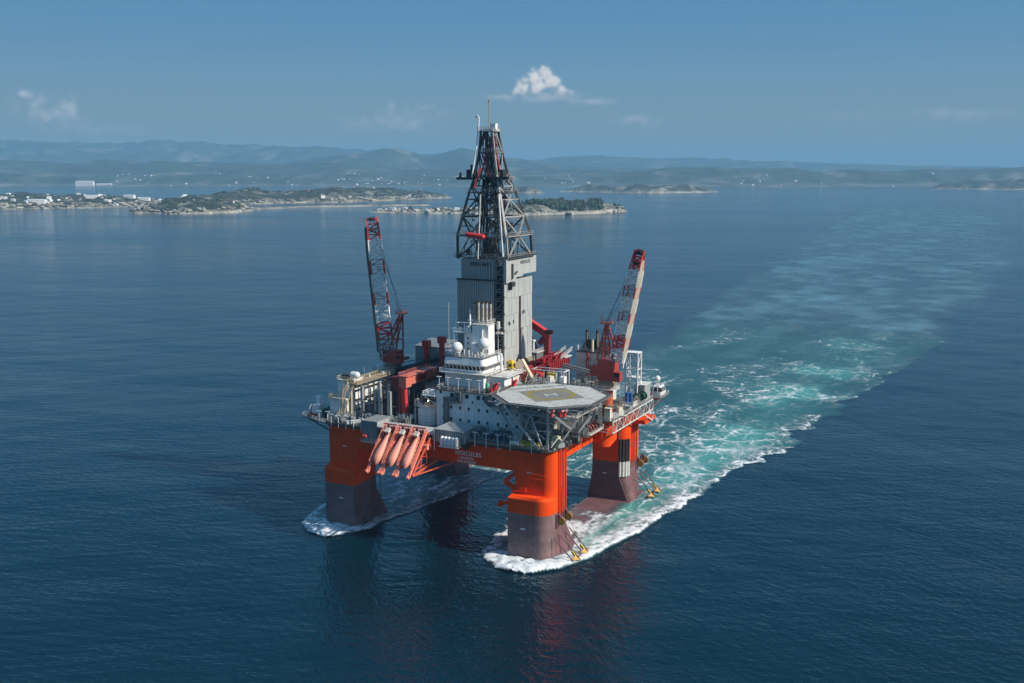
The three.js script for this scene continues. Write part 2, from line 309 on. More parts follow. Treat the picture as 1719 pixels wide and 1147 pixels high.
// ------------------------------------------------------------ the sea
let seaBump, seaScale;
{
  const waves = (N, seedN, kmin, kmax, n, dir, spread, choppy) => { // periodic height field, sum of directed waves
    const r = rng(seedN), h = new Float32Array(N * N), list = [];
    for (let q = 0; q < n; q++) {
      const k = kmin * Math.pow(kmax / kmin, (q + r()) / n), a = dir + (r() - .5) * 2 * spread;
      const kx = Math.round(k * Math.cos(a)), ky = Math.round(k * Math.sin(a)); if (!kx && !ky) continue;
      list.push([kx, ky, r() * 6.283, Math.pow(Math.hypot(kx, ky), -choppy)]);
    }
    const cs = new Float32Array(N), sn = new Float32Array(N);
    for (let i = 0; i < N; i++) { cs[i] = Math.cos(6.2831853 * i / N); sn[i] = Math.sin(6.2831853 * i / N); }
    for (const [kx, ky, ph, am] of list) {
      const cp = Math.cos(ph) * am, sp = Math.sin(ph) * am;
      for (let j = 0; j < N; j++) { const jj = ((ky * j) % N + N) % N; for (let i = 0; i < N; i++) { const k = ((kx * i) % N + N + jj) % N; h[j * N + i] += cs[k] * cp - sn[k] * sp; } }
    }
    let lo = 1e9, hi = -1e9; for (const v of h) { lo = Math.min(lo, v); hi = Math.max(hi, v); }
    return h.map(v => (v - lo) / (hi - lo));
  };
  const N = 1024, h = waves(N, 5, 16, 210, 170, 2.2, .95, .42);
  let sl = 0; for (let j = 0; j < N; j++) for (let i = 0; i < N; i++) { const a = h[j * N + (i + 1) % N] - h[j * N + i], b = h[((j + 1) % N) * N + i] - h[j * N + i]; sl += a * a + b * b; }
  const slope = Math.sqrt(sl / N / N) * N / 118; // root mean square slope for a height range of one metre
  const bump = tex(N, N, (i, j, c) => { c[0] = c[1] = c[2] = 255 * h[j * N + i]; }, false, [1 / 118, 1 / 118]);
  const N2 = 512, g = waves(N2, 9, 3, 60, 60, 1.9, 1.1, .8), S = 5.5;
  const nrm = tex(N2, N2, (i, j, c) => {
    const a = g[j * N2 + (i + 1) % N2] - g[j * N2 + (i + N2 - 1) % N2], b = g[((j + 1) % N2) * N2 + i] - g[((j + N2 - 1) % N2) * N2 + i];
    let x = -a * S, y = -b * S, z = 1; const l = Math.hypot(x, y, z); c[0] = 127.5 + 127.5 * x / l; c[1] = 127.5 + 127.5 * y / l; c[2] = 127.5 + 127.5 * z / l;
  }, false, [1 / 610, 1 / 610]);
  const rg = tex(256, 256, (i, j, c) => { const u = i / 256, v = j / 256, m = tn(u, v, 4, 31) * .5 + tn(u, v, 9, 32) * .3 + tn(u, v, 25, 33) * .2; c[0] = c[1] = c[2] = 255 * clamp(.45 + .9 * (m - .3)); }, false, [1 / 2900, 1 / 900]);
  seaBump = bump; seaScale = 0.11 / slope;
  const sea = new THREE.MeshPhysicalMaterial({ color: new THREE.Color().setRGB(.0006, .0165, .029), roughness: .17, ior: 1.333, bumpMap: bump, bumpScale: 0.11 / slope, normalMap: nrm, normalScale: new THREE.Vector2(.14, .14), roughnessMap: rg });
  const G = new B(), s = 24000;
  G.poly([[-s, 0, 1500], [s, 0, 1500], [s, 0, -26000], [-s, 0, -26000]]);
  const m = G.build('sea', sea, null); m.receiveShadow = true; scene.add(m); tag(m, 'dark blue sea with small wind waves around the rig', 'sea', null, 'structure');
}

// ------------------------------------------------------------ the wake and bow waves: aerated water and foam
const XR = [[-560, 124], [-381, 107], [-253, 89.2], [-182, 80.5], [-120, 74.6], [-77, 65.7], [-53, 63.2], [-30, 61.2], [-8, 57.9], [8.8, 55.8], [17.8, 53.2], [31.7, 50], [42.6, 46], [49.4, 39.6], [51.3, 32.8]];
const XL = [[-60, -20], [-30, 0], [3.5, 10], [14.7, 14], [29.3, 16.5], [40, 19.5], [43.8, 20.5], [49.8, 26.5], [51.3, 32.8]];
const PR = [[-120, 0], [-60, -8], [-28, -13], [-2.3, -16.3], [16.3, -19.7], [28.7, -21.3], [39.5, -23.4], [47.6, -27], [51.9, -32]];
const PL = [[-560, -90], [-330, -66], [-230, -60], [-120, -58], [0, -55], [20, -53], [35, -51.1], [45.2, -47.3], [50.1, -40.6], [51.9, -32]];
const PLi = [[-120, -40], [-24.5, -30], [-10.5, -35], [5, -38], [26, -46], [60, -60]]; // calmer water inside the far side's wake
function foamAt(x, z) { // -> [foam 0..1, aerated water 0..1]
  const wx = x + (fbm(x / 7 + 40, z / 7, 3) - .5) * 7, wz = z + (fbm(x / 7, z / 7 + 90, 3) - .5) * 7;
  const lace = (s, p) => Math.pow(ridge(wx / s + 31 * s, wz / (s * 1.3) + 7), p);
  const churn = fbm(x / 3.3 + 70, z / 5.5, 5);
  const L = clamp(Math.max(lace(5.5, 6), .9 * lace(11, 9), .75 * lace(2.6, 5)) * (.35 + .9 * churn) + sst(.55, .8, churn) * .28);
  const blot = fbm(x / 26 + 9, z / 34 + 3, 4), fine = fbm(x / 1.6, z / 1.6, 3);
  let f = 0, t = 0;
  const age = clamp(-z / 500);
  // sunlit side
  const dr = pw(XR, z) - x + (fbm(z / 9 + 5, x / 40, 3) - .5) * mix(3, 16, sst(10, -140, z)), dl = x - pw(XL, z) + (fine - .5) * 3 + (fbm(z / 10, 3.3, 2) - .5) * 5;
  if (z < 53 && dr > -2 && (dl > -2 || z < -45)) {
    const inR = sst(-.6, 1.2, dr), inL = z < -60 ? 1 : mix(sst(-.5, 3, dl), 1, sst(-35, -60, z));
    const edge = sst(mix(17, 30, age), 0, dr) * inR, front = sst(31, 40, z);
    const inner = sst(12, 1, dl) * (z > -30 ? 1 : 0);
    let k = mix(1.05, .4, Math.pow(age, .6));
    // crest along the outer edge, solid near the column and broken further aft
    f = Math.max(f, edge * inR * inL * mix(1, .5, sst(-90, -320, z)) * mix(1, sst(.36, .6, fbm(z / 17 + 8, x / 23, 3)), sst(0, -90, z)) * clamp(mix(1.15, .85, sst(30, -110, z)) * (.35 + .95 * fine + .7 * L) - .25 - age * .35));
    f = Math.max(f, front * inR * inL * clamp(.28 + 1.0 * fine + .35 * sst(7, 1, dr)));
    f = Math.max(f, inL * inR * inner * clamp(.35 + .8 * fine) * sst(-20, 10, z));
    // foam over the awash pontoon and between the columns
    const pont = sst(47, 42, x) * sst(20, 28, x) * sst(-20, 3, z + (fbm(x / 5, z / 5 + 60, 3) - .5) * 26) * sst(34, 24, z);
    const veil = fbm(x / 2.6 + 3, z / 9, 4); f = Math.max(f, pont * clamp(.40 + 1.0 * (veil - .35) + .3 * L * fine) * inL);
    const pd = sst(44, 38, x) * sst(22, 27, x) * sst(-27, -24, z) * sst(30, 20, z);
    // turquoise tongue trailing aft, widening
    const mid = mix(47, 60, sst(0, -250, z)), wid = mix(15, 52, sst(40, -260, z));
    const tongue = Math.exp(-Math.pow((x - mid) / wid, 2) * 1.6) * inR * inL * (1 - .9 * pd);
    t = Math.max(t, tongue * clamp(mix(1.1, .42, age) * (.62 + .6 * sst(.3, .66, blot)) + .12));
    f = Math.max(f, inR * inL * (1 - pd) * L * k * (.2 + .9 * tongue) * (.3 + .95 * blot));
    if (z < -45) { const w = inR * sst(pw(PL, z) - 6, pw(PL, z) + 30, x); t = Math.max(t, w * (.3 + .5 * blot) * mix(1, .8, age)); f = Math.max(f, w * L * mix(.95, .5, age) * sst(.34, .56, blot)); }
  }
  // shaded side: bow wave round the other column and its trail
  const er = pw(PR, z) - x + (fbm(z / 8 + 3, 9, 3) - .5) * 5, el = x - pw(PL, z) + (fbm(z / 8 + 3, 19, 3) - .5) * 4;
  if (z < 53 && er > -1.5 && el > -1.5 && z > -140) {
    const w = sst(-.6, 1.6, er) * sst(-.6, 1.6, el), rim = Math.max(sst(5, .5, er), z > 18 ? sst(6, .5, el) : 0), fr = sst(31, 41, z);
    f = Math.max(f, w * Math.max(fr * clamp(.25 + .95 * fine), rim * clamp(.25 + .8 * fine + .5 * L) * mix(1, .8, sst(20, -40, z)), L * .7 * (.5 + blot), .85 * fbm(x / 2.4, z / 7, 4) * sst(-90, -10, z), .9 * sst(13, 3, Math.hypot(x + 25, (z - 24) * .6)) * fine));
    t = Math.max(t, w * (.42 + .3 * blot));
  }
  return [clamp(f), clamp(t)];
}
{
  const x0 = -78, x1 = 130, z0 = -540, z1 = 62, W = 1024, H = 2048;
  const F = new Float32Array(W * H), rgh = new Uint8Array(W * H * 4);
  const col = tex(W, H, (i, j, c) => {
    const x = mix(x0, x1, (i + .5) / W), z = mix(z1, z0, (j + .5) / H), fade = sst(z0, z0 + 130, z);
    const [f, t] = foamAt(x, z); F[j * W + i] = f * fade;
    const gr = fbm(x * 1.1 + 7, z * .8, 3), w = sst(.06, .85, f * (.55 + .9 * gr)), sp = .8 + .2 * n2(x * 2.2, z * 2.2);
    c[0] = 255 * Math.pow(mix(mix(.02, .085, t), .80, w) * sp, 1 / 2.2); c[1] = 255 * Math.pow(mix(mix(.09, .36, t), .82, w) * sp, 1 / 2.2); c[2] = 255 * Math.pow(mix(mix(.13, .32, t), .84, w) * sp, 1 / 2.2);
    c[3] = 255 * clamp(Math.max(w, t * .85)) * fade;
    const o = (j * W + i) * 4; rgh[o] = rgh[o + 1] = rgh[o + 2] = 255 * mix(.3, .95, w); rgh[o + 3] = 255;
  }, true);
  col.wrapS = col.wrapT = THREE.ClampToEdgeWrapping;
  const rt = new THREE.DataTexture(rgh, W, H, THREE.RGBAFormat); rt.magFilter = THREE.LinearFilter; rt.needsUpdate = true;
  const mat = new THREE.MeshPhysicalMaterial({ map: col, roughness: 1, roughnessMap: rt, ior: 1.333, transparent: true, side: THREE.DoubleSide });
  const nx = 260, nz = 700, P = new Float32Array((nx + 1) * (nz + 1) * 3), U = new Float32Array((nx + 1) * (nz + 1) * 2), I = [];
  for (let j = 0; j <= nz; j++) for (let i = 0; i <= nx; i++) {
    const u = i / nx, v = j / nz, x = mix(x0, x1, u), z = mix(z1, z0, v), o = j * (nx + 1) + i;
    const f = F[Math.min(H - 1, fl(v * H)) * W + Math.min(W - 1, fl(u * W))];
    const nearBow = Math.max(Math.exp(-(Math.pow((x - 34) / 11, 2) + Math.pow((z - 44) / 5, 2))), .8 * Math.exp(-(Math.pow((x + 37) / 9, 2) + Math.pow((z - 45) / 5, 2))));
    let y = .03 + f * (.2 + .55 * fbm(x / 2.1, z / 2.1, 3)) + nearBow * .9 * f * (.6 + .8 * fbm(x / 2, z / 2 + 9, 3));
    const aw = sst(26, 27.5, x) * sst(44.5, 43.5, x) * sst(-25, -23, z) * sst(38, 36, z); y += .34 * aw;
    y += .5 * f * sst(16, 3, pw(XR, z) - x) * sst(-120, 10, z);
    P[o * 3] = x; P[o * 3 + 1] = y; P[o * 3 + 2] = z; U[o * 2] = u; U[o * 2 + 1] = v;
    if (i < nx && j < nz) { const a = o, b = o + 1, c = o + nx + 1, d = c + 1; I.push(a, b, c, b, d, c); }
  }
  const g = new THREE.BufferGeometry(); g.setAttribute('position', new THREE.BufferAttribute(P, 3)); g.setAttribute('uv', new THREE.BufferAttribute(U, 2)); g.setIndex(I); g.computeVertexNormals();
  const m = new THREE.Mesh(g, mat); m.name = 'wake_foam'; m.position.copy(toWorld(0, 0, 0)); m.rotation.y = -TH; m.receiveShadow = true; scene.add(m);
  tag(m, 'white and turquoise churned foam of the bow waves and near wake', 'foam', null, 'stuff');
}
{ // the long pale trail running aft to the horizon
  const W = 512, H = 1024;
  const col = tex(W, H, (i, j, c) => {
    const u = (i + .5) / W, v = (j + .5) / H, D = -190 - 4300 * v * v, wide = mix(150, 700, v);
    const x = (u - .5) * wide, e = (fbm(D / 60, 4, 3) - .5) * .12;
    const inside = sst(0, .07, u + e) * sst(1, mix(.92, .7, v), u + (fbm(D / 50, 14, 3) - .5) * .2);
    const st = fbm(x / mix(20, 46, v) + 60, D / mix(15, 34, v), 5), big = fbm(x / 70, D / 130 + 3, 3);
    const lace = sst(.1, .22, v) * Math.pow(ridge(x / 9 + fbm(x / 8, D / 12, 2) * 2, D / mix(10, 30, v)), 9) * sst(.45, .7, st) * sst(.35, 0, v);
    const right = sst(.55, .9, u) * sst(.3, .05, v);
    const w = clamp(lace * (.4 + .6 * right) + right * sst(.5, .7, st) * .4);
    const k = inside * clamp((.36 + 1.2 * (st - .42) + .5 * (big - .5)) * mix(1, .85, v)) * sst(.04, .22, v) * sst(1, .75, v);
    c[0] = 255 * Math.pow(mix(.13, .7, w), 1 / 2.2); c[1] = 255 * Math.pow(mix(.26, .74, w), 1 / 2.2); c[2] = 255 * Math.pow(mix(.315, .76, w), 1 / 2.2); c[3] = 255 * clamp(Math.max(k, w * inside * .8));
  }, true);
  col.wrapS = col.wrapT = THREE.ClampToEdgeWrapping;
  const tb = seaBump.clone(); tb.repeat.set(2.6, 30); tb.needsUpdate = true;
  const mat = new THREE.MeshPhysicalMaterial({ map: col, roughness: .3, ior: 1.333, bumpMap: tb, bumpScale: seaScale * .5, transparent: true, side: THREE.DoubleSide });
  const nx = 8, nz = 90, P = [], U = [], I = [];
  for (let j = 0; j <= nz; j++) for (let i = 0; i <= nx; i++) {
    const u = i / nx, v = j / nz, z = -190 - 4300 * v * v;
    const le = pw([[-4460, -520], [-3531, -396], [-2301, -271], [-1396, -184], [-798, -118], [-431, -74], [-319, -64], [-190, -54]], z), re = pw([[-4460, 60], [-2893, 130], [-2196, 165], [-1189, 170], [-937, 158], [-605, 130], [-381, 106], [-253, 88], [-190, 80]], z);
    P.push(mix(le, re, u), .02, z); U.push(u, v);
    if (i < nx && j < nz) { const a = j * (nx + 1) + i, b = a + 1, c = a + nx + 1, d = c + 1; I.push(a, b, c, b, d, c); }
  }
  const g = new THREE.BufferGeometry(); g.setAttribute('position', new THREE.Float32BufferAttribute(P, 3)); g.setAttribute('uv', new THREE.Float32BufferAttribute(U, 2)); g.setIndex(I); g.computeVertexNormals();
  const m = new THREE.Mesh(g, mat); m.name = 'wake_trail'; m.position.copy(toWorld(0, 0, 0)); m.rotation.y = -TH; m.receiveShadow = true; scene.add(m);
  tag(m, 'long pale wake trail stretching from the rig towards the horizon', 'wake', null, 'stuff');
}

// ------------------------------------------------------------ land: islands, spits and hills
const speck = tex(512, 512, (i, j, c) => { const u = i / 512, v = j / 512, m = tn(u, v, 16, 41) * .3 + tn(u, v, 40, 42) * .35 + tn(u, v, 110, 43) * .35, k = clamp(.12 + 1.5 * Math.pow(m, 1.5) * 1.15); c[0] = 255 * k; c[1] = 255 * clamp(k * .99 + .01); c[2] = 255 * k * .95; }, false, [1 / 760, 1 / 760]);
const landMat = new THREE.MeshStandardMaterial({ vertexColors: true, roughness: .95, map: speck });
const LANDS = [];
function polyDist(poly, x, z) { // signed distance, positive inside
  let d = 1e9, ins = false;
  for (let i = 0, j = poly.length - 1; i < poly.length; j = i++) {
    const [ax, az] = poly[j], [bx, bz] = poly[i], ex = bx - ax, ez = bz - az, t = clamp(((x - ax) * ex + (z - az) * ez) / (ex * ex + ez * ez));
    d = Math.min(d, Math.hypot(x - ax - ex * t, z - az - ez * t));
    if ((az > z) !== (bz > z) && x < (bx - ax) * (z - az) / (bz - az) + ax) ins = !ins;
  }
  return ins ? d : -d;
}
function terrain(name, label, cat, x0, x1, z0, z1, cell, hf, cf) {
  const nx = Math.ceil((x1 - x0) / cell), nz = Math.ceil((z1 - z0) / cell), P = new Float32Array((nx + 1) * (nz + 1) * 3), C = new Float32Array(P.length), I = [];
  for (let j = 0; j <= nz; j++) for (let i = 0; i <= nx; i++) { const o = (j * (nx + 1) + i) * 3, x = x0 + i * cell, z = z0 + j * cell; P[o] = x; P[o + 1] = hf(x, z); P[o + 2] = z; }
  for (let j = 0; j < nz; j++) for (let i = 0; i < nx; i++) {
    const a = j * (nx + 1) + i, b = a + 1, c = a + nx + 1, d = c + 1;
    if (Math.max(P[a * 3 + 1], P[b * 3 + 1], P[c * 3 + 1], P[d * 3 + 1]) > -1.5) I.push(a, c, b, b, c, d);
  }
  const g = new THREE.BufferGeometry(), U = new Float32Array(P.length / 3 * 2), us = cell > 50 ? .4 : 1; for (let k = 0; k < P.length / 3; k++) { U[2 * k] = P[3 * k] * us; U[2 * k + 1] = P[3 * k + 2] * us; } g.setAttribute('uv', new THREE.BufferAttribute(U, 2)); g.setAttribute('position', new THREE.BufferAttribute(P, 3)); g.setIndex(I); g.computeVertexNormals();
  const N = g.attributes.normal;
  for (let k = 0; k < P.length / 3; k++) { const c = cf(P[k * 3], P[k * 3 + 1], P[k * 3 + 2], N.getY(k)); C[k * 3] = c[0]; C[k * 3 + 1] = c[1]; C[k * 3 + 2] = c[2]; }
  g.setAttribute('color', new THREE.BufferAttribute(C, 3));
  const m = new THREE.Mesh(g, landMat); m.name = name; m.receiveShadow = true; scene.add(m);
  tag(m, label, cat, null, 'structure'); LANDS.push({ hf, x0, x1, z0, z1 }); return hf;
}
const landCol = (rockUp, veg) => (x, h, z, ny) => {
  const s = Math.min(x0s, 1), a = fbm(x / 38, z / 38, 4), b = fbm(x / 11 + 50, z / 11, 3), c = fbm(x / 140, z / 140 + 9, 3);
  let r = Math.max(sst(rockUp, rockUp * .35, h + (a - .5) * rockUp * 1.2) * .9, sst(.90, .74, ny + (b - .5) * .15) * .7, sst(.60, .70, a) * .5);
  r = clamp(r) * s; const dk = .35 + .8 * b;
  const g = [mix(.03, .062, c) * dk * veg, mix(.045, .066, c) * dk * veg, mix(.022, .036, c) * dk * veg], k = .75 + .9 * (b - .4);
  return [mix(g[0] * 1.5, .56 * k, r), mix(g[1] * 1.5, .52 * k, r), mix(g[2] * 1.5, .45 * k, r)];
};
const x0s = 1;
const island = (poly, hmax, edge, seed, prof = () => 1) => (x, z) => {
  let d = polyDist(poly, x, z) + (fbm(x / 60 + seed, z / 60, 4) - .5) * 70;
  if (d < -30) return -4;
  const n = fbm(x / 120 + seed * 3, z / 120 + seed, 4), f = fbm(x / 24 + seed, z / 24, 3);
  return d < 0 ? d * .2 : (Math.pow(clamp(d / edge), .65) * hmax * (.25 + 1.0 * n) + (f - .4) * Math.min(d * .25, 11)) * prof(x, z) + .6;
};
const inland = {};
inland.A = terrain('west_shore', 'low built-up shore with white buildings at the left edge of the view', 'shore', -3300, -1190, -4700, -3180, 13,
  island([[-3300, -3000], [-2100, -3150], [-1615, -3262], [-1436, -3375], [-1290, -3500], [-1225, -3640], [-1200, -3900], [-1500, -4150], [-1900, -4300], [-3300, -4700]], 34, 260, 3), landCol(5, .8));
inland.B = terrain('headland', 'rocky grey headland with pale cliffs left of the rig', 'headland', -1260, -760, -3680, -2830, 7,
  island([[-1105, -2970], [-1000, -2915], [-900, -2885], [-815, -3000], [-800, -3190], [-900, -3330], [-1000, -3520], [-1190, -3640], [-1230, -3540], [-1120, -3200]], 44, 120, 7), landCol(9, .8));
inland.C = terrain('wooded_island', 'long scrub-covered island behind the thin breakwater', 'island', -1260, -230, -5300, -3690, 13,
  island([[-1190, -3720], [-990, -3760], [-880, -3950], [-700, -4020], [-500, -4380], [-290, -4720], [-300, -4850], [-560, -4900], [-850, -4600], [-1200, -4300]], 50, 150, 11), landCol(6, .8));
inland.D = terrain('breakwater', 'thin pale stone breakwater reaching from the headland towards the small island', 'breakwater', -880, -200, -3760, -3200, 7, (x, z) => {
  const d = -polyDist([[-852, -3225], [-685, -3478], [-456, -3605], [-300, -3660], [-300, -3664], [-456, -3609], [-687, -3483], [-855, -3230]], x, z); return d < 22 ? 4.4 - d * .28 + (fbm(x / 9, z / 9, 2) - .5) * 2 : -4; },
  (x, h, z) => { const k = .7 + .6 * fbm(x / 9, z / 9, 2); return [.36 * k, .33 * k, .28 * k]; });
inland.E = terrain('small_island', 'small rocky island with trees and white houses behind the derrick', 'island', -470, 370, -3300, -2740, 7,
  island([[-432, -3010], [-330, -2950], [-180, -2905], [0, -2830], [130, -2850], [240, -2960], [335, -3090], [330, -3150], [150, -3090], [30, -3080], [-200, -3100], [-350, -3120]], 30, 75, 17, (x) => .45 + .8 * sst(-150, 130, x)), landCol(11, 1));
inland.G = terrain('low_islets', 'low dark wooded islets in the middle distance right of the derrick', 'island', -120, 1350, -6700, -5650, 24,
  island([[-60, -5960], [120, -5830], [190, -5900], [150, -6060], [-60, -6100]], 60, 120, 23), landCol(8, .8));
inland.G2 = terrain('long_islet', 'long low wooded islet ahead of the right-hand mainland', 'island', 200, 1400, -6800, -5650, 26,
  island([[290, -6330], [480, -6100], [670, -5850], [900, -5880], [1210, -6130], [1230, -6260], [800, -6200], [500, -6420]], 62, 130, 29), landCol(8, .8));
inland.I2 = terrain('east_island', 'dark low island at the right edge of the view', 'island', 2850, 4700, -8000, -6700, 30,
  island([[2960, -7240], [3200, -7080], [3700, -6960], [4600, -6900], [4600, -7700], [3500, -7600], [3000, -7420]], 100, 300, 31), landCol(8, .8));
{
  const f = 1743, rg = (D, w, pts) => ({ D, w, pts: pts.map(([px, y]) => [(px - 859.5) / f * D, 115 + (290 - y) / f * D]) });
  const R = [
    rg(17500, 2600, [[-900, 244], [-300, 236], [0, 239], [150, 241], [330, 240], [450, 247], [560, 251], [640, 257], [800, 262], [890, 271], [960, 263], [1010, 264], [1100, 269], [1200, 267], [1260, 272], [1350, 274], [1500, 279], [1719, 282], [2300, 280]]),
    rg(13000, 1300, [[-900, 285], [0, 284], [480, 274], [560, 263], [620, 258], [662, 251], [690, 256], [715, 261], [745, 259], [775, 249], [810, 257], [860, 268], [950, 280], [1300, 290], [2300, 292]]),
    rg(10700, 800, [[-900, 268], [-200, 268], [0, 270], [100, 274], [200, 271], [330, 274], [450, 277], [520, 275], [560, 274], [600, 280], [680, 286], [760, 285], [860, 283], [950, 286], [1000, 287], [1300, 297], [2300, 299]]),
    rg(9450, 420, [[-900, 292], [0, 291], [200, 295], [300, 291], [400, 296], [480, 299], [560, 292], [620, 296], [700, 297], [800, 299], [870, 295], [950, 299], [1000, 299], [1060, 290], [1120, 284], [1190, 283], [1270, 284], [1340, 283], [1370, 289], [1420, 286], [1440, 286], [1480, 291], [1560, 284], [1640, 284], [1719, 281], [1900, 284], [2300, 284]]),
  ];
  const coast = [[-9000, -8850], [-2075, -8830], [-1669, -8800], [-1500, -8400], [-900, -8300], [-300, -8500], [500, -8300], [809, -7950], [1200, -8200], [1605, -8450], [2403, -8150], [2700, -8600], [3110, -8450], [4000, -8300], [9000, -8300]];
  inland.F = terrain('hills', 'hazy blue wooded hills along the far shore', 'hills', -9200, 9200, -21500, -7700, 62, (x, z) => {
    const c = pw(coast, x) + (fbm(x / 300, 3.3, 4) - .5) * 500, d = c - z; if (d < -40) return -8;
    let h = 0; const wob = (fbm(x / 900, z / 900, 4) - .5);
    for (const r of R) { const t = (z + r.D + wob * r.w * 1.1) / r.w; h = Math.max(h, pw(r.pts, x * r.D / Math.max(8000, -z)) * Math.exp(-t * t)); }
    const n = fbm(x / 420 + 7, z / 420, 5);
    return d < 0 ? d * .1 : (h * (.9 + .14 * n) + 18 * n) * sst(0, 380, d) * (.94 + .12 * fbm(x / 150, z / 150, 2)) + 2 * sst(0, 60, d);
  }, (x, h, z, ny) => {
    const a = fbm(x / 260, z / 260, 4), b = fbm(x / 90 + 4, z / 90, 3), r = clamp(sst(.60, .74, a) * .5 + sst(30, 8, h) * .35 + sst(.9, .75, ny) * .3), k = .5 + b;
    return [mix(.045 * k, .28, r), mix(.07 * k, .26, r), mix(.04 * k, .24, r)];
  });
}
const groundAt = (x, z) => { let h = -9; for (const l of LANDS) if (x >= l.x0 && x <= l.x1 && z >= l.z0 && z <= l.z1) h = Math.max(h, l.hf(x, z)); return h; };

// ------------------------------------------------------------ far houses
const houseMats = { wall: new THREE.MeshStandardMaterial({ color: new THREE.Color().setRGB(.8, .79, .76), roughness: .8 }), roof: new THREE.MeshStandardMaterial({ color: new THREE.Color().setRGB(.22, .17, .15), roughness: .9 }), pale: new THREE.MeshStandardMaterial({ color: new THREE.Color().setRGB(.62, .62, .6), roughness: .8 }), red: new THREE.MeshStandardMaterial({ color: new THREE.Color().setRGB(.33, .07, .05), roughness: .8 }) };
function houseProto(w, d, h, roof, wallM, roofM) {
  const o = new THREE.Group(); BASE.set(o, [0, 0, 0]);
  new B().box(-w / 2, w / 2, -3, h, -d / 2, d / 2).build('wall', wallM, o);
  const b = new B(), e = .4, W = w / 2 + e, Dd = d / 2 + e;
  b.poly([[-W, h, Dd], [W, h, Dd], [W, h + roof, 0], [-W, h + roof, 0]]).poly([[W, h, -Dd], [-W, h, -Dd], [-W, h + roof, 0], [W, h + roof, 0]]).poly([[W, h, Dd], [W, h, -Dd], [W, h + roof, 0]]).poly([[-W, h, -Dd], [-W, h, Dd], [-W, h + roof, 0]]).poly([[-W, h - .02, -Dd], [W, h - .02, -Dd], [W, h - .02, Dd], [-W, h - .02, Dd]]);
  b.build('roof', roofM, o); return o;
}
const HP = [houseProto(13, 9, 6, 3.2, houseMats.wall, houseMats.roof), houseProto(17, 10, 7, 3.5, houseMats.wall, houseMats.pale), houseProto(12, 9, 6, 3.5, houseMats.red, houseMats.roof)];
const HALL = [houseProto(58, 26, 11, 2.5, houseMats.wall, houseMats.pale), houseProto(38, 20, 9, 2.5, houseMats.wall, houseMats.pale)];
{
  const r = rng(404);
  const put = (list, name, label, cat, group, x, z, turn, s = 1) => {
    const h = groundAt(x, z); if (h < 1) return false;
    const c = list.clone(); c.name = numbered(name); c.position.set(x, h - .5, z); c.rotation.y = turn; c.scale.setScalar(s); scene.add(c); tag(c, label, cat, group); return true;
  };
  const cluster = (n, x0, x1, z0, z1, label, group, s = 1, hMax = 60) => { for (let k = 0, t = 0; k < n && t < n * 8; t++) { const x = mix(x0, x1, r()), z = mix(z0, z1, r()); if (groundAt(x, z) > hMax) continue; const v = r() < .6 ? 1 : r() < .75 ? 0 : 2; if (put(HP[v], 'house', label.replace(/small|tiny/, w => w + [' brown-roofed', ' pale-roofed', ' dark red'][v]), 'house', group + [', brown-roofed', ', pale-roofed', ', red'][v], x, z, r() * 3.14, s * mix(.6, 1.25, r()))) k++; } };
  cluster(84, -2050, -1240, -4050, -3330, 'small gabled house on the low built-up shore at the left', 'houses on the left shore', .72);
  cluster(22, -1180, -850, -3600, -3080, 'small gabled house on top of the rocky headland', 'houses on the headland', .75);
  cluster(12, -900, -400, -4700, -4000, 'small house on the scrub-covered island behind the breakwater', 'houses on the wooded island', .8);
  cluster(16, -400, -110, -3060, -2930, 'small house on the rocky left half of the small island', 'houses on the small island, left half', .75);
  cluster(10, 60, 290, -3110, -2900, 'small house among the trees on the small island right of the derrick', 'houses on the small island, right half', .8);
  cluster(60, -3700, -700, -9500, -8700, 'tiny house on the far shore left of the derrick', 'houses on the far left shore', 1.0, 110);
  cluster(24, -900, 700, -9600, -8500, 'tiny house on the far shore behind the derrick', 'houses on the far middle shore', 1.0, 110);
  cluster(16, 1800, 4000, -9300, -8450, 'tiny house on the far shore right of the rig', 'houses on the far right shore', 1.0, 110);
  let wn = 0; for (const [x, z, a, k] of [[-1760, -3560, .1, 1], [-1585, -3450, .05, 0], [-1500, -3690, .1, 1], [-1390, -3760, -.1, 1], [-1330, -3740, 0, 1], [-1950, -3800, .1, 0]]) put(HALL[k], 'warehouse', 'long white warehouse on the left shore, ' + ['second from the left, near the water', 'near the water, middle of the shore', 'third from the right', 'second from the right', 'farthest right', 'farthest left'][wn++], 'warehouse', 'warehouses on the left shore', x, z, a);
  const b = groundAt(-3750, -9000);
  const big = HALL[0].clone(); big.name = 'shipyard_hall'; big.position.set(-3690, Math.max(b, 4), -8960); big.scale.set(2.6, 3.0, 1.6); scene.add(big); tag(big, 'large white industrial hall on the far left shore', 'hall');
  const big2 = HALL[1].clone(); big2.name = numbered('low_hall'); big2.position.set(-3520, 5, -8950); big2.scale.set(3.4, 1.6, 1.5); scene.add(big2); tag(big2, 'long low white hall just right of the large industrial hall', 'hall');
}
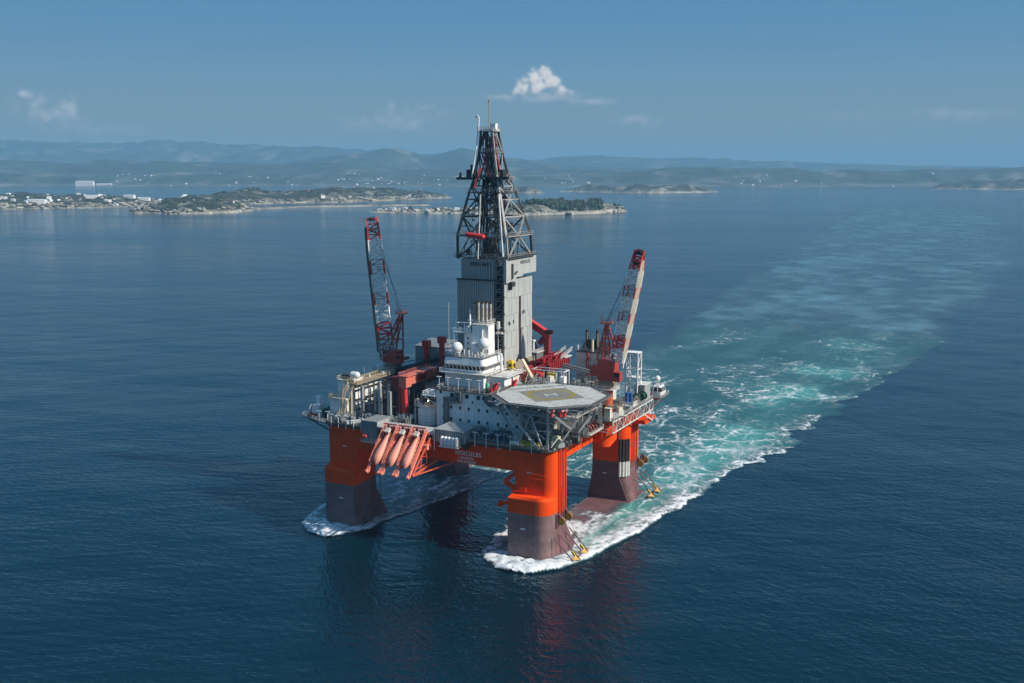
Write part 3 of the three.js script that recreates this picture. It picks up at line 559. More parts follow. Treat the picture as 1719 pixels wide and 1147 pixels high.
{ // grove on the small island
  const r = rng(88), g = new THREE.IcosahedronGeometry(1, 1), p = g.attributes.position;
  for (let k = 0; k < p.count; k++) { const v = V(p.getX(k), p.getY(k), p.getZ(k)), s = .7 + .6 * n2(v.x * 2.3 + 9, v.y * 2.3 + v.z * 3.1 + 20); p.setXYZ(k, v.x * s, v.y * s, v.z * s); } g.computeVertexNormals();
  const spots = []; for (let t = 0; spots.length < 620 && t < 9000; t++) {
    const k = r(), x = k < .62 ? mix(40, 150, r()) : k < .8 ? mix(150, 215, r()) : k < .92 ? mix(225, 268, r()) : mix(-300, 330, r()), z = mix(-3110, -2890, r()), h = groundAt(x, z); if (h < 8) continue;
    spots.push([x, h, z, mix(1.9, 4.6, r()) * (k < .62 ? 1.25 : 1), r() * 6]);
  }
  const im = new THREE.InstancedMesh(g, new THREE.MeshStandardMaterial({ color: new THREE.Color().setRGB(.03, .048, .022), roughness: .95 }), spots.length), m = new THREE.Matrix4(), q = new THREE.Quaternion();
  spots.forEach(([x, h, z, s, a], k) => { q.setFromAxisAngle(V(0, 1, 0), a); im.setMatrixAt(k, m.compose(V(x, h + s * 1.1 + r() * 3, z), q, V(s, s * mix(1, 1.6, r()), s))); });
  { const c = new THREE.Color(); spots.forEach((_, k) => im.setColorAt(k, c.setRGB(mix(.5, 1.5, r()), mix(.6, 1.35, r()), mix(.5, 1.2, r())))); } im.name = 'grove'; scene.add(im); tag(im, 'dark green trees covering the small island right of the derrick', 'trees', null, 'stuff');
}
{ // bushes and boulders scattered over the near shores
  const r = rng(99), blob = (seed, f) => { const g = new THREE.IcosahedronGeometry(1, 1), p = g.attributes.position; for (let k = 0; k < p.count; k++) { const x = p.getX(k), y = p.getY(k), z = p.getZ(k), s = 1 - f / 2 + f * n2(x * 2.1 + seed, y * 2.3 + z * 3.3 + 30); p.setXYZ(k, x * s, y * s * .8, z * s); } f > .5 ? g.computeVertexNormals() : g.computeVertexNormals(); return g; };
  const areas = [[-2300, -1210, -4200, -3250, 900], [-1200, -790, -3600, -2880, 420], [-1180, -300, -4850, -3720, 700], [-420, 330, -3120, -2830, 260]];
  for (const [name, label, cat, g, hMin, hMax, s0, s1, share, col] of [['shrubs', 'dark green bushes dotted over the near shores and islands', 'bushes', blob(3, .7), 5, 60, 2, 6.5, 1, [.028, .04, .022]], ['boulders', 'pale grey boulders and rock ledges along the near shores', 'rocks', blob(8, .5), .8, 14, 2, 7, .8, [.34, .31, .27]]]) {
    const M4 = []; for (const [x0, x1, z0, z1, n] of areas) for (let k = 0, t = 0; k < n * share && t < n * 12; t++) { const x = mix(x0, x1, r()), z = mix(z0, z1, r()), h = groundAt(x, z); if (h < hMin || h > hMax) continue; const s = mix(s0, s1, r() * r()); M4.push(new THREE.Matrix4().compose(V(x, h + s * .25, z), new THREE.Quaternion().setFromAxisAngle(V(0, 1, 0), r() * 6), V(s * mix(1, 2.2, r()), s * mix(.6, 1.1, r()), s))); k++; }
    const im = new THREE.InstancedMesh(g, new THREE.MeshStandardMaterial({ color: new THREE.Color().setRGB(...col), roughness: .95 }), M4.length), c = new THREE.Color(); M4.forEach((m, k) => { im.setMatrixAt(k, m); const v = mix(.5, 1.4, r()); im.setColorAt(k, c.setRGB(v, v, v * mix(.85, 1, r()))); });
    im.name = name; scene.add(im); tag(im, label, cat, null, 'stuff');
  }
}
{ // sailing boat and small motor boats far off
  const at = (name, label, x, z, f) => { const o = new THREE.Group(); o.name = numbered(name); o.position.set(x, 0, z); scene.add(o); BASE.set(o, [0, 0, 0]); f(o); tag(o, label, 'boat'); return o; };
  const hull = (o, L, W, H, m) => { const b = new B(); const s = rrect(-W / 2, W / 2, -L / 2, L / 2, W * .45); b.loft([{ y: -.4, ring: s.map(q => [q[0] * .7, q[1] * .92, q[2], q[3]]) }, { y: H, ring: s }]); return b.build('hull', m, o); };
  const sb = at('sailing_boat', 'tiny white sailing boat far out on the right', 1995, -6700, o => { hull(o, 14, 4.4, 1.6, M.white); new B().cyl(0, 0, 1, 19, .15).build('mast', M.galv, o); new B().poly([[0, 2.5, .4], [0, 2.5, 6.5], [0, 18.5, .4]]).poly([[0, 2, -.4], [0, 17, -.4], [0, 2, -6.5]]).build('sail', new THREE.MeshStandardMaterial({ color: 0xffffff, roughness: .8, side: THREE.DoubleSide }), o); }); sb.rotation.y = 1.1;
  const mb = at('motor_boat', 'white motor boat beside the small island left of the derrick', -150, -3330, o => { hull(o, 24, 6, 2.6, M.white); new B().box(-2, 2, 2.6, 6, -4, 5).build('cabin', M.white, o); }); mb.rotation.y = 1.2;
}

// ------------------------------------------------------------ the rig's hull
const rig = thing('drilling_rig', 'huge orange semi-submersible drilling rig hull on four columns, under way', 'drilling rig', [0, 0, 0]);
for (const s of [-1, 1]) {
  const xa = s > 0 ? 26.8 : -44.7, xb = s > 0 ? 43.2 : -28.3;
  new B().loft([{ y: -4, ring: rrect(xa - .6, xb + .6, -41, 38, 3) }, { y: -.5, ring: rrect(xa - .6, xb + .6, -41, 38, 3) }, { y: s > 0 ? .32 : -.3, ring: rrect(xa + .4, xb - .4, -40.4, 37, 3) }]).build('pontoon', M.foul, rig);
}
// columns: paint changes at the load line, the foot spreads, the bow pair carries a bluff casing in front
for (const sx of [1, -1]) for (const sz of [1, -1]) {
  const bow = sz > 0, mx = r => sx > 0 ? r : r.map(q => [-q[0] - 1.5, q[1], -q[2], q[3]]).reverse(), mir = x => sx > 0 ? x : -x - 1.5;
  const za = bow ? 25.6 : -40, zb = bow ? 36.5 : -25, rad = bow ? [3.6, .5, .8, 3.2] : [3.2, .5, .5, 3.2];
  const R = (x0, x1, z0, z1, r = rad) => mx(rrect(x0, x1, z0, z1, r));
  // the feet spread sideways, most at the corner that faces the middle of the rig
  const FR = (din, dout) => mx(rrect(28.1, 41, za, zb, rad).map(([x, z, nx, nz]) => { const t = bow ? (zb - z) / (zb - za) : (z - za) / (zb - za); return [x > 34.5 ? x + dout * t : x - din * t, z - (bow ? din * 2.6 * sst(za + 1.5, za, z) : 0), nx, nz]; }));
  const up = new B().loft([{ y: 14.2, ring: R(28.1, 41, za, zb) }, { y: 33.4, ring: R(28.1, 41, za, zb) }]);
  const col = up.build('column', M.hull, rig);
  new B().loft([{ y: -4, ring: FR(1.9, 3.3) }, { y: .2, ring: FR(1.7, 3.0) }, { y: 9.6, ring: FR(.1, .15) }, { y: 11, ring: R(28.1, 41, za, zb) }, { y: 14.2, ring: R(28.1, 41, za, zb) }]).build('column_foot', M.foul, col);
  if (bow) {
    const C = y => ({ y, ring: R(27.4, 40.9, 30, 40, [4.1, .12, .5, .5]) });
    new B().loft([C(14.2), C(18.6), { y: 19.3, ring: R(27.9, 40.3, 30, 39.3, [3.8, .1, .4, .4]) }]).build('bow_casing', M.hull, col);
    new B().loft([C(-4), C(14.2)]).build('casing_foot', M.foulPale, col);
    // vertical weld ridge on the casing
    new B().box(mir(36.9) - .07, mir(36.9) + .07, -1, 18.6, 40, 40.12).build('weld_seam', M.foulPale, col);
  }
  // draught lines and small white marks
  const mk = new B(), zf = bow ? 36.53 : -24.97;
  for (const [x, y, w] of bow ? [[33, 26, 1.6]] : [[33, 22.5, 1.6], [33, 9.5, 1.6]]) mk.box(mir(x) - w / 2, mir(x) + w / 2, y, y + .35, zf, zf + .03);
  if (bow) mk.box(mir(32.5) - .8, mir(32.5) + .8, 9.3, 9.75, 40, 40.03);
  mk.build('draught_mark', M.letter, col);
  // guide rails, pipes and chain on the outer side
  if (sx > 0) {
    const p = new B(), z0 = bow ? 33 : -30, d = -1;
    for (const k of [0, 1.2, 2.6, 3.6, 5.2]) p.tube([41.25, 13, z0 + d * k], [41.25, 33, z0 + d * k], .16, .16, 6);
    p.build('guide_pipe', M.hull, col);
    const ch = new B(); for (const k of [1.9, 4.4]) for (let y = 13; y < 33; y += .7) ch.cb(41.35, y, z0 - k, .22, .45, .22);
    ch.build('anchor_chain', M.dark, col);
    const sm = new B(); for (const k of [1.0, 4.0]) sm.beam([41.6, 11, z0 - k], [41.6, 20, z0 - k], .1); sm.build('cable', M.dark, col);
  }
}
// small white draught pipe along the far sunlit column
new B().path([[40.4, 30, -24.6], [38.4, 26.4, -24.5], [38.4, 9.3, -24.5], [42.3, .2, -24.5]], .14).build('drain_pipe', M.foulPale, rig);
new B().path([[33.3, 33, 36.75], [33.3, 24.6, 36.75]], .07).path([[33.3, 24.6, 36.8], [40, 24.4, 36.8]], .06).path([[34, 26, 36.8], [40, 25.6, 36.8]], .06).build('drain_pipe', M.hull, rig);
// deck box between the columns
new B().loft([{ y: 25.9, ring: rrect(-35.8, 35.8, -36, 36, 1) }, { y: 26.2, ring: rrect(-36.2, 36.2, -36.4, 36.45, .8) }, { y: 33.4, ring: rrect(-36.2, 36.2, -36.4, 36.45, .8) }], true, true).build('deck_box', M.hull, rig);
new B().loft([{ y: 33.4, ring: rrect(-42.9, 41.4, -41, 38.2, [4.5, 4.5, 3, 3]) }, { y: 34, ring: rrect(-42.9, 41.4, -41, 38.2, [4.5, 4.5, 3, 3]) }], true, true).build('main_deck', M.deck, rig);
new B().loft([{ y: 32.6, ring: rrect(-41, 39.5, -39, 36.9, 4) }, { y: 33.4, ring: rrect(-42.7, 41.2, -40.8, 38, 4) }], false, false).build('deck_edge', M.dark, rig);
// brackets under the deck edge along the sunlit side
{ const b = new B(); for (let z = -24; z < 25; z += 2.1) b.poly([[36.2, 33.3, z], [36.2, 29.4, z], [41, 33.3, z]]).poly([[36.2, 33.3, z + .15], [41, 33.3, z + .15], [36.2, 29.4, z + .15]]); b.build('deck_bracket', M.hull, rig); }
// support drums under the cranes
for (const s of [1, -1]) new B().cyl(s * 38.6, s > 0 ? -10 : 0, 26.6, 33.4, 4.2, 24).build('crane_drum', M.hull, rig);
{ const b = new B(); b.tube([38.6, 24, -10], [38.6, 26.6, -10], 2.2, 4.2, 24).tube([-38.6, 24, 0], [-38.6, 26.6, 0], 2.2, 4.2, 24); b.build('crane_drum_cone', M.hull, rig); }
// rub strips and patch plates on the sunlit side of the box
{ const b = new B(); for (const z of [18, 10, 2]) b.box(36.2, 36.4, 27.6, 33.2, z, z + .2); b.box(36.2, 36.32, 30.2, 30.5, -20, 24); b.build('side_stringer', M.hull, rig); }
// lettering on the bow and side
lettering('HERCULES', 1.38, 7.3, 28.7, 36.48, 'z', M.letter, rig);
lettering('LIMASSOL', .78, 8.8, 27.5, 36.48, 'z', M.letter, rig);
lettering('IMO 8768783', .8, 8.0, 26.3, 36.48, 'z', M.letter, rig);
lettering('HERCULES', 1.5, 36.24, 31.4, 22.6, 'x', M.letter, rig);
lettering('LIMASSOL', .82, 36.24, 29.8, 20.9, 'x', M.letter, rig);
lettering('IMO 8768783', .82, 36.24, 28.5, 21.4, 'x', M.letter, rig);
// small fittings on the bow plate
new B().cb(23.2, 32.4, 36.55, .6, .4, .2).build('bow_light', M.white, rig);
// hand rails round the deck
const railBow = new B().rail([[-42.6, 34, 20], [-42.6, 34, 34.5], [-38.6, 34, 37.9], [-26, 34, 37.9]]).rail([[12.6, 34, 37.9], [37.4, 34, 37.9], [41.1, 34, 34.5], [41.1, 34, -4]]);
railBow.build('hand_rail', M.galv, rig);
new B().rail([[-42.6, 34, 20], [-42.6, 34, -38], [-20, 34, -40.7], [30, 34, -40.7]]).build('hand_rail', M.galv, rig);
{ // pale toe plates give the walkway edge its bright line
  const b = new B(); b.box(-38.6, -26, 34, 34.25, 38.2, 38.28).box(12.6, 37, 34, 34.25, 38.2, 38.28).box(41.4, 41.48, 34, 34.25, -4, 33.5).box(-42.98, -42.9, 34, 34.25, 0, 33.5); b.build('toe_plate', M.tan, rig);
}
// outboard walkway with hanging lattice by the far sunlit column
{
  const w = rig, y = 36;
  new B().box(41.5, 46.6, y - .25, y, -36, 3).build('side_walkway', M.midGrey, w);
  const b = new B(); b.rail([[46.5, y, 3], [46.5, y, -36]], 1.2, 1.8).rail([[41.6, y, 3], [46.5, y, 3]], 1.2, 1.8);
  b.build('walkway_rail', M.offWhite, w);
  const t = new B();
  t.beam([46.5, y - .3, 3], [46.5, y - .3, -36], .4).beam([46.5, 32, 3], [46.5, 32, -36], .35).beam([46.5, 27.8, -36], [46.5, y, -36], .4).beam([42, 32, -36], [46.5, 32, -36], .3);
  t.beam([46.5, 32, -27], [46.5, 28, -36], .4).beam([46.5, 28, -36], [41, 28, -36], .3);
  for (let z = 3, k = 0; z > -35; z -= 3.2, k++) { t.beam([46.5, 32, z], [46.5, y - .3, z], .22); t.beam([46.5, k % 2 ? 32 : y - .3, z], [46.5, k % 2 ? y - .3 : 32, z - 3.2], .2); t.beam([41.5, 32.4, z], [46.5, 32, z], .2); }
  t.build('walkway_truss', M.offWhite, w);
  new B().box(41.4, 46, 27.6, 28.9, -41, -30).build('bolster_box', M.hull, w);
  const f = new B(); for (let z = -20; z > -36; z -= 1.6) f.beam([42.5, 28.9, z - 4 > -36 ? -30 - (z + 20) * .4 : -36], [46, 32, z], .22); f.build('bolster_frame', M.darkRed, w);
  // end platform aft, where the small cabin stands
  new B().box(41.5, 49.4, 35.9, 36.3, -46, -36.2).build('stern_platform', M.midGrey, w);
  new B().rail([[46.6, 36.3, -36.4], [49.2, 36.3, -36.4], [49.2, 36.3, -46]]).beam([49, 35.9, -37], [42, 29, -38], .4).beam([49, 35.9, -45], [42, 29, -44], .4).build('platform_bracket', M.offWhite, w);
}
// platform on the shaded side, where the left cabin stands
new B().poly([[-41, 33.6, 38], [-54.5, 33.6, 33], [-54.5, 33.6, 25], [-41, 33.6, 22]]).poly([[-41, 33.2, 22], [-54.5, 33.2, 25], [-54.5, 33.2, 33], [-41, 33.2, 38]]).poly([[-54.5, 33.2, 33], [-41, 33.2, 38], [-41, 33.6, 38], [-54.5, 33.6, 33]].reverse()).poly([[-54.5, 33.2, 25], [-54.5, 33.2, 33], [-54.5, 33.6, 33], [-54.5, 33.6, 25]]).build('side_platform', M.midGrey, rig);
new B().rail([[-41.2, 33.6, 37.6], [-54.3, 33.6, 32.9], [-54.3, 33.6, 25.2]]).build('hand_rail', M.offWhite, rig);
{ const b = new B(); b.beam([-54, 33.2, 32], [-41, 29.5, 34], .35).beam([-54, 33.2, 26], [-41, 29.5, 28], .35).beam([-48, 33.2, 32], [-41, 30.8, 34], .25); b.build('platform_bracket', M.dark, rig); }
// red folded bracket arms low on the inner side of the front column
{ const b = new B(); b.beam([27.9, 25.3, 33.5], [24, 22, 35], .9, .9).beam([24, 22, 35], [27.8, 19.8, 35], 1.1).beam([27.9, 16.9, 33.5], [22.6, 14.2, 34.5], .8, .9).beam([22.6, 14.2, 34.5], [21.6, 14.4, 34.5], 1.4, 1.8).beam([27.6, 19.8, 36.9], [32.3, 20.6, 36.9], .5, .8).cb(31, 20.9, 37, 2.2, 1, .8); b.build('bracket_arm', M.hull, rig); }
// chain hanging inside the far left column
{ const b = new B(); for (let y = .4; y < 21; y += .8) b.cb(-28.9, y, 24.6, .5, .5, .25); b.build('anchor_chain', M.rustPipe, rig); }

// ------------------------------------------------------------ fairlead wheels, anchor racks and anchors on the sunlit columns
function fairlead(z, label) {
  const t = thing('fairlead', label, 'fairlead', [42.6, 11.5, z], 'yellow fairlead wheels on the columns');
  for (const k of [0, -5.2]) {
    const w = new B(); w.tube([42.5, 11.6, z + k - .3], [42.5, 11.6, z + k + .3], 1.05, 1.05, 18); w.tube([42.5, 11.6, z + k - .5], [42.5, 11.6, z + k + .5], .4, .4, 12); w.build('wheel', M.yellowOld, t);
    const r = new B(); for (const q of [-.34, .34]) r.geo(new THREE.TorusGeometry(1.1, .14, 6, 20), new THREE.Matrix4().makeTranslation(42.5, 11.6, z + k + q)); r.build('rim', M.rustPipe, t);
    new B().beam([41.1, 13.6, z + k - .9], [41.1, 9.4, z + k - .9], .5, .5).beam([41.1, 13.6, z + k + .9], [41.1, 9.4, z + k + .9], .5, .5).beam([41, 13, z + k], [42.5, 11.6, z + k], .45, 1.7).build('bracket', M.foul, t);
  }
  return t;
}
fairlead(33.6, 'pair of yellow fairlead wheels on the front column'); fairlead(-36, 'pair of yellow fairlead wheels on the far sunlit column');
for (const [z, n] of [[33.5, 'front column'], [-34.5, 'far sunlit column']]) {
  const t = thing('anchor_rack', `brown pipe anchor rack splayed from the foot of the ${n}`, 'anchor rack', [44, 1, z]);
  for (const k of [3.4, -.4, -4.2, -7.4]) new B().tube([41.6, 7.2, z + k], [47.6, .5, z + k - .8], .2, .2, 7).build('strut', M.foul, t);
  new B().tube([47.4, .8, z + 3.4], [47.4, .8, z - 9], .28, .28, 8).build('rail', M.foul, t);
  for (const [j, k] of [[0, 1], [1, -5.6]]) {
    const a = thing('anchor', `yellow ${j ? 'rear' : 'front'} anchor hanging at the foot of the ${n}`, 'anchor', [47.4, 1.4, z + k]);
    new B().beam([46.2, 3, z + k], [48, .9, z + k], .45, .6).build('shank', M.yellow, a);
    const f = new B(); f.poly([[47.2, 1.3, z + k + 2.2], [49.2, .8, z + k + .3], [47.7, 2.1, z + k + .3]]).poly([[47.2, 1.3, z + k - 2.2], [47.7, 2.1, z + k - .3], [49.2, .8, z + k - .3]]).poly([[47.2, 1.3, z + k + 2.2], [47.4, .4, z + k], [49.2, .8, z + k + .3]]).poly([[47.2, 1.3, z + k - 2.2], [49.2, .8, z + k - .3], [47.4, .4, z + k]]).beam([47.4, 1.2, z + k - 1.5], [47.4, 1.2, z + k + 1.5], .6); f.build('fluke', M.yellowOld, a);
    new B().tube([46.2, 3, z + k], [42.8, 10.4, z + k + .4], .07, .07, 5).build('cable', M.dark, a);
  }
}
{ // fenders
  const t = thing('fender_rack', 'row of four tall rubber fenders, black above and white below, on the far column', 'fender', [40, 15, -25]);
  for (let k = 0; k < 4; k++) { const a = .25 + k * .34, x = 38.0 + 3.2 * Math.sin(a), z = -28.1 + 3.45 * Math.cos(a); const m = new B().cyl(x, z, 14.6, 22.6, .52, 12).build('fender', M.rubber, t); new B().cyl(x, z, 9.2, 14.6, .55, 12).build('white_end', M.offWhite, m); }
  new B().tube([41.6, 20, -30], [37.9, 20, -24.5], .12).tube([41.6, 12, -30], [37.9, 12, -24.5], .12).build('bracket', M.dark, t);
}

// ------------------------------------------------------------ accommodation block and bridge
const acc = thing('accommodation_block', 'white accommodation block with rows of small square windows under the helideck', 'building', [10.6, 34, 15]);
{
  const x0 = -4.8, x1 = 25.8, z1 = 27, z0 = 2, y0 = 34, y1 = 46.2;
  new B().box(x0, x1, y0, y1, z0, z1).build('wall', M.white, acc);
  new B().box(x0 - .3, x1 + .3, y1, y1 + .3, z0 - .3, z1 + .5).build('roof', M.deck, acc);
  const seam = new B(); for (let x = x0 + 3.4; x < x1; x += 3.4) seam.box(x, x + .06, y0, y1 - .1, z1, z1 + .05); for (const y of [38.9, 42.9]) seam.box(x0, x1, y, y + .06, z1, z1 + .06); seam.build('plate_seam', M.offWhite, acc);
  const win = (x, y, w, h) => { const m = new B().box(x - w / 2 - .12, x + w / 2 + .12, y - h / 2 - .12, y + h / 2 + .12, z1, z1 + .07).build('window', M.offWhite, acc); new B().box(x - w / 2, x + w / 2, y - h / 2, y + h / 2, z1 + .06, z1 + .1).build('pane', M.glass, m); };
  for (const x of [-2.2, .6, 3.9, 7.05, 10.7, 13.7, 17.5, 20.6, 24.1]) { win(x, 41, .7, .95); win(x, 37.15, .7, .95); }
  for (const x of [1, 6.4, 10.5, 12.6, 16.2]) win(x, 45, 1.25, 1.25); win(-3.2, 45.6, .7, .9); win(8.4, 43.3, .4, .8);
  // grey ventilation ducts that run down and across the wall
  const d = (pts, n = 'duct') => { const b = new B(); for (let k = 1; k < pts.length; k++) { const p = A(pts[k - 1]), q = A(pts[k]), e = q.clone().sub(p).normalize().multiplyScalar(.42); b.beam(p.sub(e), q.add(e), .84, .9, [0, 0, 1]); } b.build(n, M.midGrey, acc); };
  d([[4.2, 46, 27.6], [4.2, 43.2, 27.6], [-.5, 42.9, 27.6], [-.5, 34.4, 27.6]]); d([[2.9, 46, 27.5], [2.9, 44.0, 27.5], [-1.4, 43.9, 27.5], [-1.4, 34.4, 27.5]]);
  d([[13.6, 46, 27.6], [13.6, 44.2, 27.6], [15, 43.2, 27.6], [25.4, 43.2, 27.6]]); d([[14.4, 45.9, 27.5], [14.4, 44.6, 27.5], [15.6, 44.0, 27.5], [25.4, 44.0, 27.5]]);
  const p = new B(); for (const x of [26.3, 26.8, 27.4]) p.tube([x, 34, 26.4], [x, 45, 26.4], .18, .18, 6); p.build('pipe', M.galv, acc);
  new B().box(25.8, 31, 34, 44, 14, 25).build('side_annex', M.midGrey, acc);
  new B().rail([[x0, 46.5, z0], [x0, 46.5, z1], [12.6, 46.5, z1]], 1.1, 1.6, .09).build('roof_rail', M.offWhite, acc);
  const eq = new B(), r = rng(5); for (let x = -4; x < 12; x += .9 + r()) eq.box(x, x + .3 + r(), 46.5, 46.8 + r() * .9, 25.4, 26.4); eq.build('roof_gear', M.dark, acc);
  // upper block with the bridge
  const ux0 = -5.4, ux1 = 8.9, uz0 = 6, uz1 = 20.5;
  const up = new B().box(ux0, ux1, 46.5, 51, uz0, uz1).build('upper_wall', M.white, acc);
  const s2 = new B(); for (let x = ux0 + 1.2; x < ux1; x += 1.2) s2.box(x, x + .07, 46.6, 50.4, uz1, uz1 + .06); s2.build('plate_seam', M.offWhite, up);
  new B().box(ux0 - 1.3, ux1 + 1.6, 50.9, 51.2, uz0, uz1 + 1.7).build('balcony', M.offWhite, acc);
  new B().rail([[ux0 - 1.2, 51.2, uz0], [ux0 - 1.2, 51.2, uz1 + 1.6], [ux1 + .4, 51.2, uz1 + 1.6], [ux1 + 1.5, 51.2, uz1 + .5], [ux1 + 1.5, 51.2, uz0]], 1.15, 1.2, .1).build('balcony_rail', M.white, acc);
  const chamf = (y0, y1, o) => [{ y: y0, ring: rr(o[0]) }, { y: y1, ring: rr(o[1]) }], rr = o => rrect(ux0 - o, ux1 + o, uz0 - o, uz1 + o, 1.6, 3);
  const br = new B().loft([{ y: 51.2, ring: rr(-.6) }, { y: 52.1, ring: rr(-.5) }], false).loft([{ y: 53.6, ring: rr(.5) }, { y: 54, ring: rr(.7) }, { y: 56.1, ring: rr(.2) }], true, true).build('bridge', M.white, acc);
  new B().loft(chamf(52.1, 53.6, [-.62, .3])).build('bridge_glazing', M.glass, br);
  const fr = []; for (let x = ux0 + .2; x < ux1; x += 1.42) fr.push([[x, 52.1, uz1 - .48], [x, 53.6, uz1 + .44]]); for (let z = uz0 + .6; z < uz1; z += 1.42) fr.push([[ux1 - .48, 52.1, z], [ux1 + .44, 53.6, z]]);
  for (const [a, b] of fr) new B().beam(a, b, .2).build('window_post', M.white, br);
  new B().loft([{ y: 56.1, ring: rr(.35) }, { y: 56.3, ring: rr(.35) }], true, true).build('bridge_roof', M.midGrey, br);
  new B().rail([[ux0, 56.3, uz0], [ux0, 56.3, uz1], [ux1, 56.3, uz1], [ux1, 56.3, uz0]], 1.2, 1.3, .09).build('roof_rail', M.white, br);
  // lower side house on the sunlit side with doors and windows
  const sh = new B().box(8.9, 15.2, 46.5, 50.2, 4, 18.2).build('side_house', M.white, acc);
  for (const z of [6, 9, 12.2]) new B().box(15.2, 15.27, 48, 49.3, z, z + 1).build('window', M.glass, sh);
  for (const z of [7.4, 10.7]) new B().box(15.2, 15.28, 46.6, 48, z, z + 1.2).build('door', M.red, sh);
  new B().box(8.9, 16.4, 50.2, 50.4, 3.6, 18.6).build('house_roof', M.offWhite, sh);
  new B().rail([[16.3, 50.4, 4], [16.3, 50.4, 18.5], [9, 50.4, 18.5]], 1.1, 1.4, .08).build('roof_rail', M.white, sh);
  new B().path([[9.6, 56.6, 11.5], [10.6, 56.4, 11.5], [10.8, 51, 11.5]], .45).build('white_pipe', M.white, acc);
  // stairs zigzag on the sunlit side of the bridge
  const st = new B(); st.beam([9.8, 51.2, 17], [9.8, 47, 19.4], .9, .18).beam([10.6, 50.4, 15], [10.6, 46.6, 18], .8, .18); st.build('stairs', M.offWhite, acc);
}
// funnel and mast house
const funnel = thing('funnel', 'tall white funnel casing with five exhaust pipes above the bridge', 'funnel', [4, 56.3, 11.5]);
{
  new B().box(1.5, 5.2, 54, 66, 10.4, 14.4).build('casing', M.white, funnel);
  new B().box(-1.3, 1.5, 54, 63, 10.8, 14).build('casing', M.white, funnel);
  new B().box(5.2, 7.0, 54, 66.2, 9.2, 13.6).build('casing', M.white, funnel);
  new B().box(1.2, 7.2, 66, 66.25, 9, 14.7).build('top_platform', M.offWhite, funnel);
  new B().rail([[1.3, 66.2, 14.6], [7.1, 66.2, 14.6], [7.1, 66.2, 9.2]], 1.5, .9, .1).build('hand_rail', M.white, funnel);
  for (const [x, z, h] of [[-.2, 10, 72.4], [1.4, 10, 72.9], [4.1, 12, 72.9], [5.1, 11.2, 73.1], [6.2, 10.6, 72.8]]) { const e = new B().cyl(x, z, 63, h, .46, 10).build('exhaust_pipe', M.pipeGrey, funnel); new B().cyl(x, z, h - .02, h + .5, .5, 10).build('pipe_end', M.black, e); for (let y = 66.8; y < h; y += 2) new B().cyl(x, z, y, y + .2, .53, 10).build('clamp', M.rustPipe, e); }
  new B().cyl(-1.2, 13, 56.3, 62.5, 1.05, 14).build('vent_trunk', M.white, funnel);
  // antenna platform on the shaded side
  new B().box(-5.6, 0, 63.1, 63.4, 11, 15).build('mast_platform', M.white, funnel);
  new B().rail([[0, 63.4, 15], [-5.5, 63.4, 15], [-5.5, 63.4, 11]], 1.2, 1, .1).rail([[0, 63.4, 14], [-5.5, 63.4, 14]], .9, .8, .08).build('hand_rail', M.white, funnel);
  new B().beam([-5.6, 66.2, 13], [.4, 66.4, 13], .35).beam([-2.2, 63.4, 13], [-2.2, 66.2, 13], .3).beam([-4.4, 66.2, 12.4], [-4.4, 66.2, 13.8], .2).cyl(.2, 13.6, 63, 69.2, .35, 8).beam([-.8, 67.4, 13.6], [1.2, 67.4, 13.6], .22).beam([.2, 69, 13.6], [.2, 71, 13.6], .1).cb(-1, 64.6, 13.2, .8, 1.4, .8).cb(-3.6, 64.2, 13.4, .7, .9, .7).build('antenna', M.white, funnel);
  new B().cyl(2.6, 15.2, 56.3, 60.2, .9, 12).box(3.6, 4.8, 56.3, 59, 15, 16.2).build('vent_head', M.white, funnel);
  for (const y of [57.5, 59.3, 61]) new B().box(-.6, -.1, y, y + .8, 14, 14.06).build('port_hole', M.glass, funnel);
  for (const [x, y, h] of [[-4.9, 56.3, 17], [-3, 56.3, 7]]) { const m = new B().cyl(x, 18.6, y, y + h, .07, 6); for (let q = 2; q < h - 3; q += 1.1) if (h < 10) m.beam([x - .5, y + q, 18.6], [x + .5, y + q, 18.6], .07); m.build('whip_antenna', M.offWhite, funnel); }
  new B().cyl(8.2, 9, 56.3, 65, .09, 6).beam([8.2, 64.8, 9], [5.6, 66.8, 9], .1).beam([8.2, 64.6, 9], [9.2, 64.9, 9], .3).build('lamp_mast', M.offWhite, funnel);
  const sm = new B(), r = rng(61); for (let k = 0; k < 26; k++) { const x = mix(-5, 8.4, r()), z = mix(15.6, 19.6, r()); sm.cyl(x, z, 56.3, 56.9 + r() * 1.6, .1 + r() * .25, 7); } sm.build('roof_fittings', M.offWhite, funnel);
}
function radome(label, x, y, z, r, h, grp) {
  const t = thing('radome', label, 'satellite dome', [x, y, z]);
  new B().ball(x, y + h + r * .86, z, r, 26, 18).build('dome', M.white, t); const s = new B().cyl(x, z, y + h, y + h + r * .25, r * .72, 18); s.build('collar', M.offWhite, t);
  const l = new B(); for (const a of [.4, 2.5, 4.6]) l.beam([x + Math.cos(a) * r * .6, y, z + Math.sin(a) * r * .6], [x + Math.cos(a) * r * .6, y + h, z + Math.sin(a) * r * .6], .12); l.build('stand', M.offWhite, t); return t;
}
radome('white radome ball on the left of the bridge roof', -1.6, 56.3, 19.2, 1.85, 1.1); radome('white radome ball on the right of the bridge roof, before the funnel', 6.4, 56.3, 15.5, 1.95, 2.3);

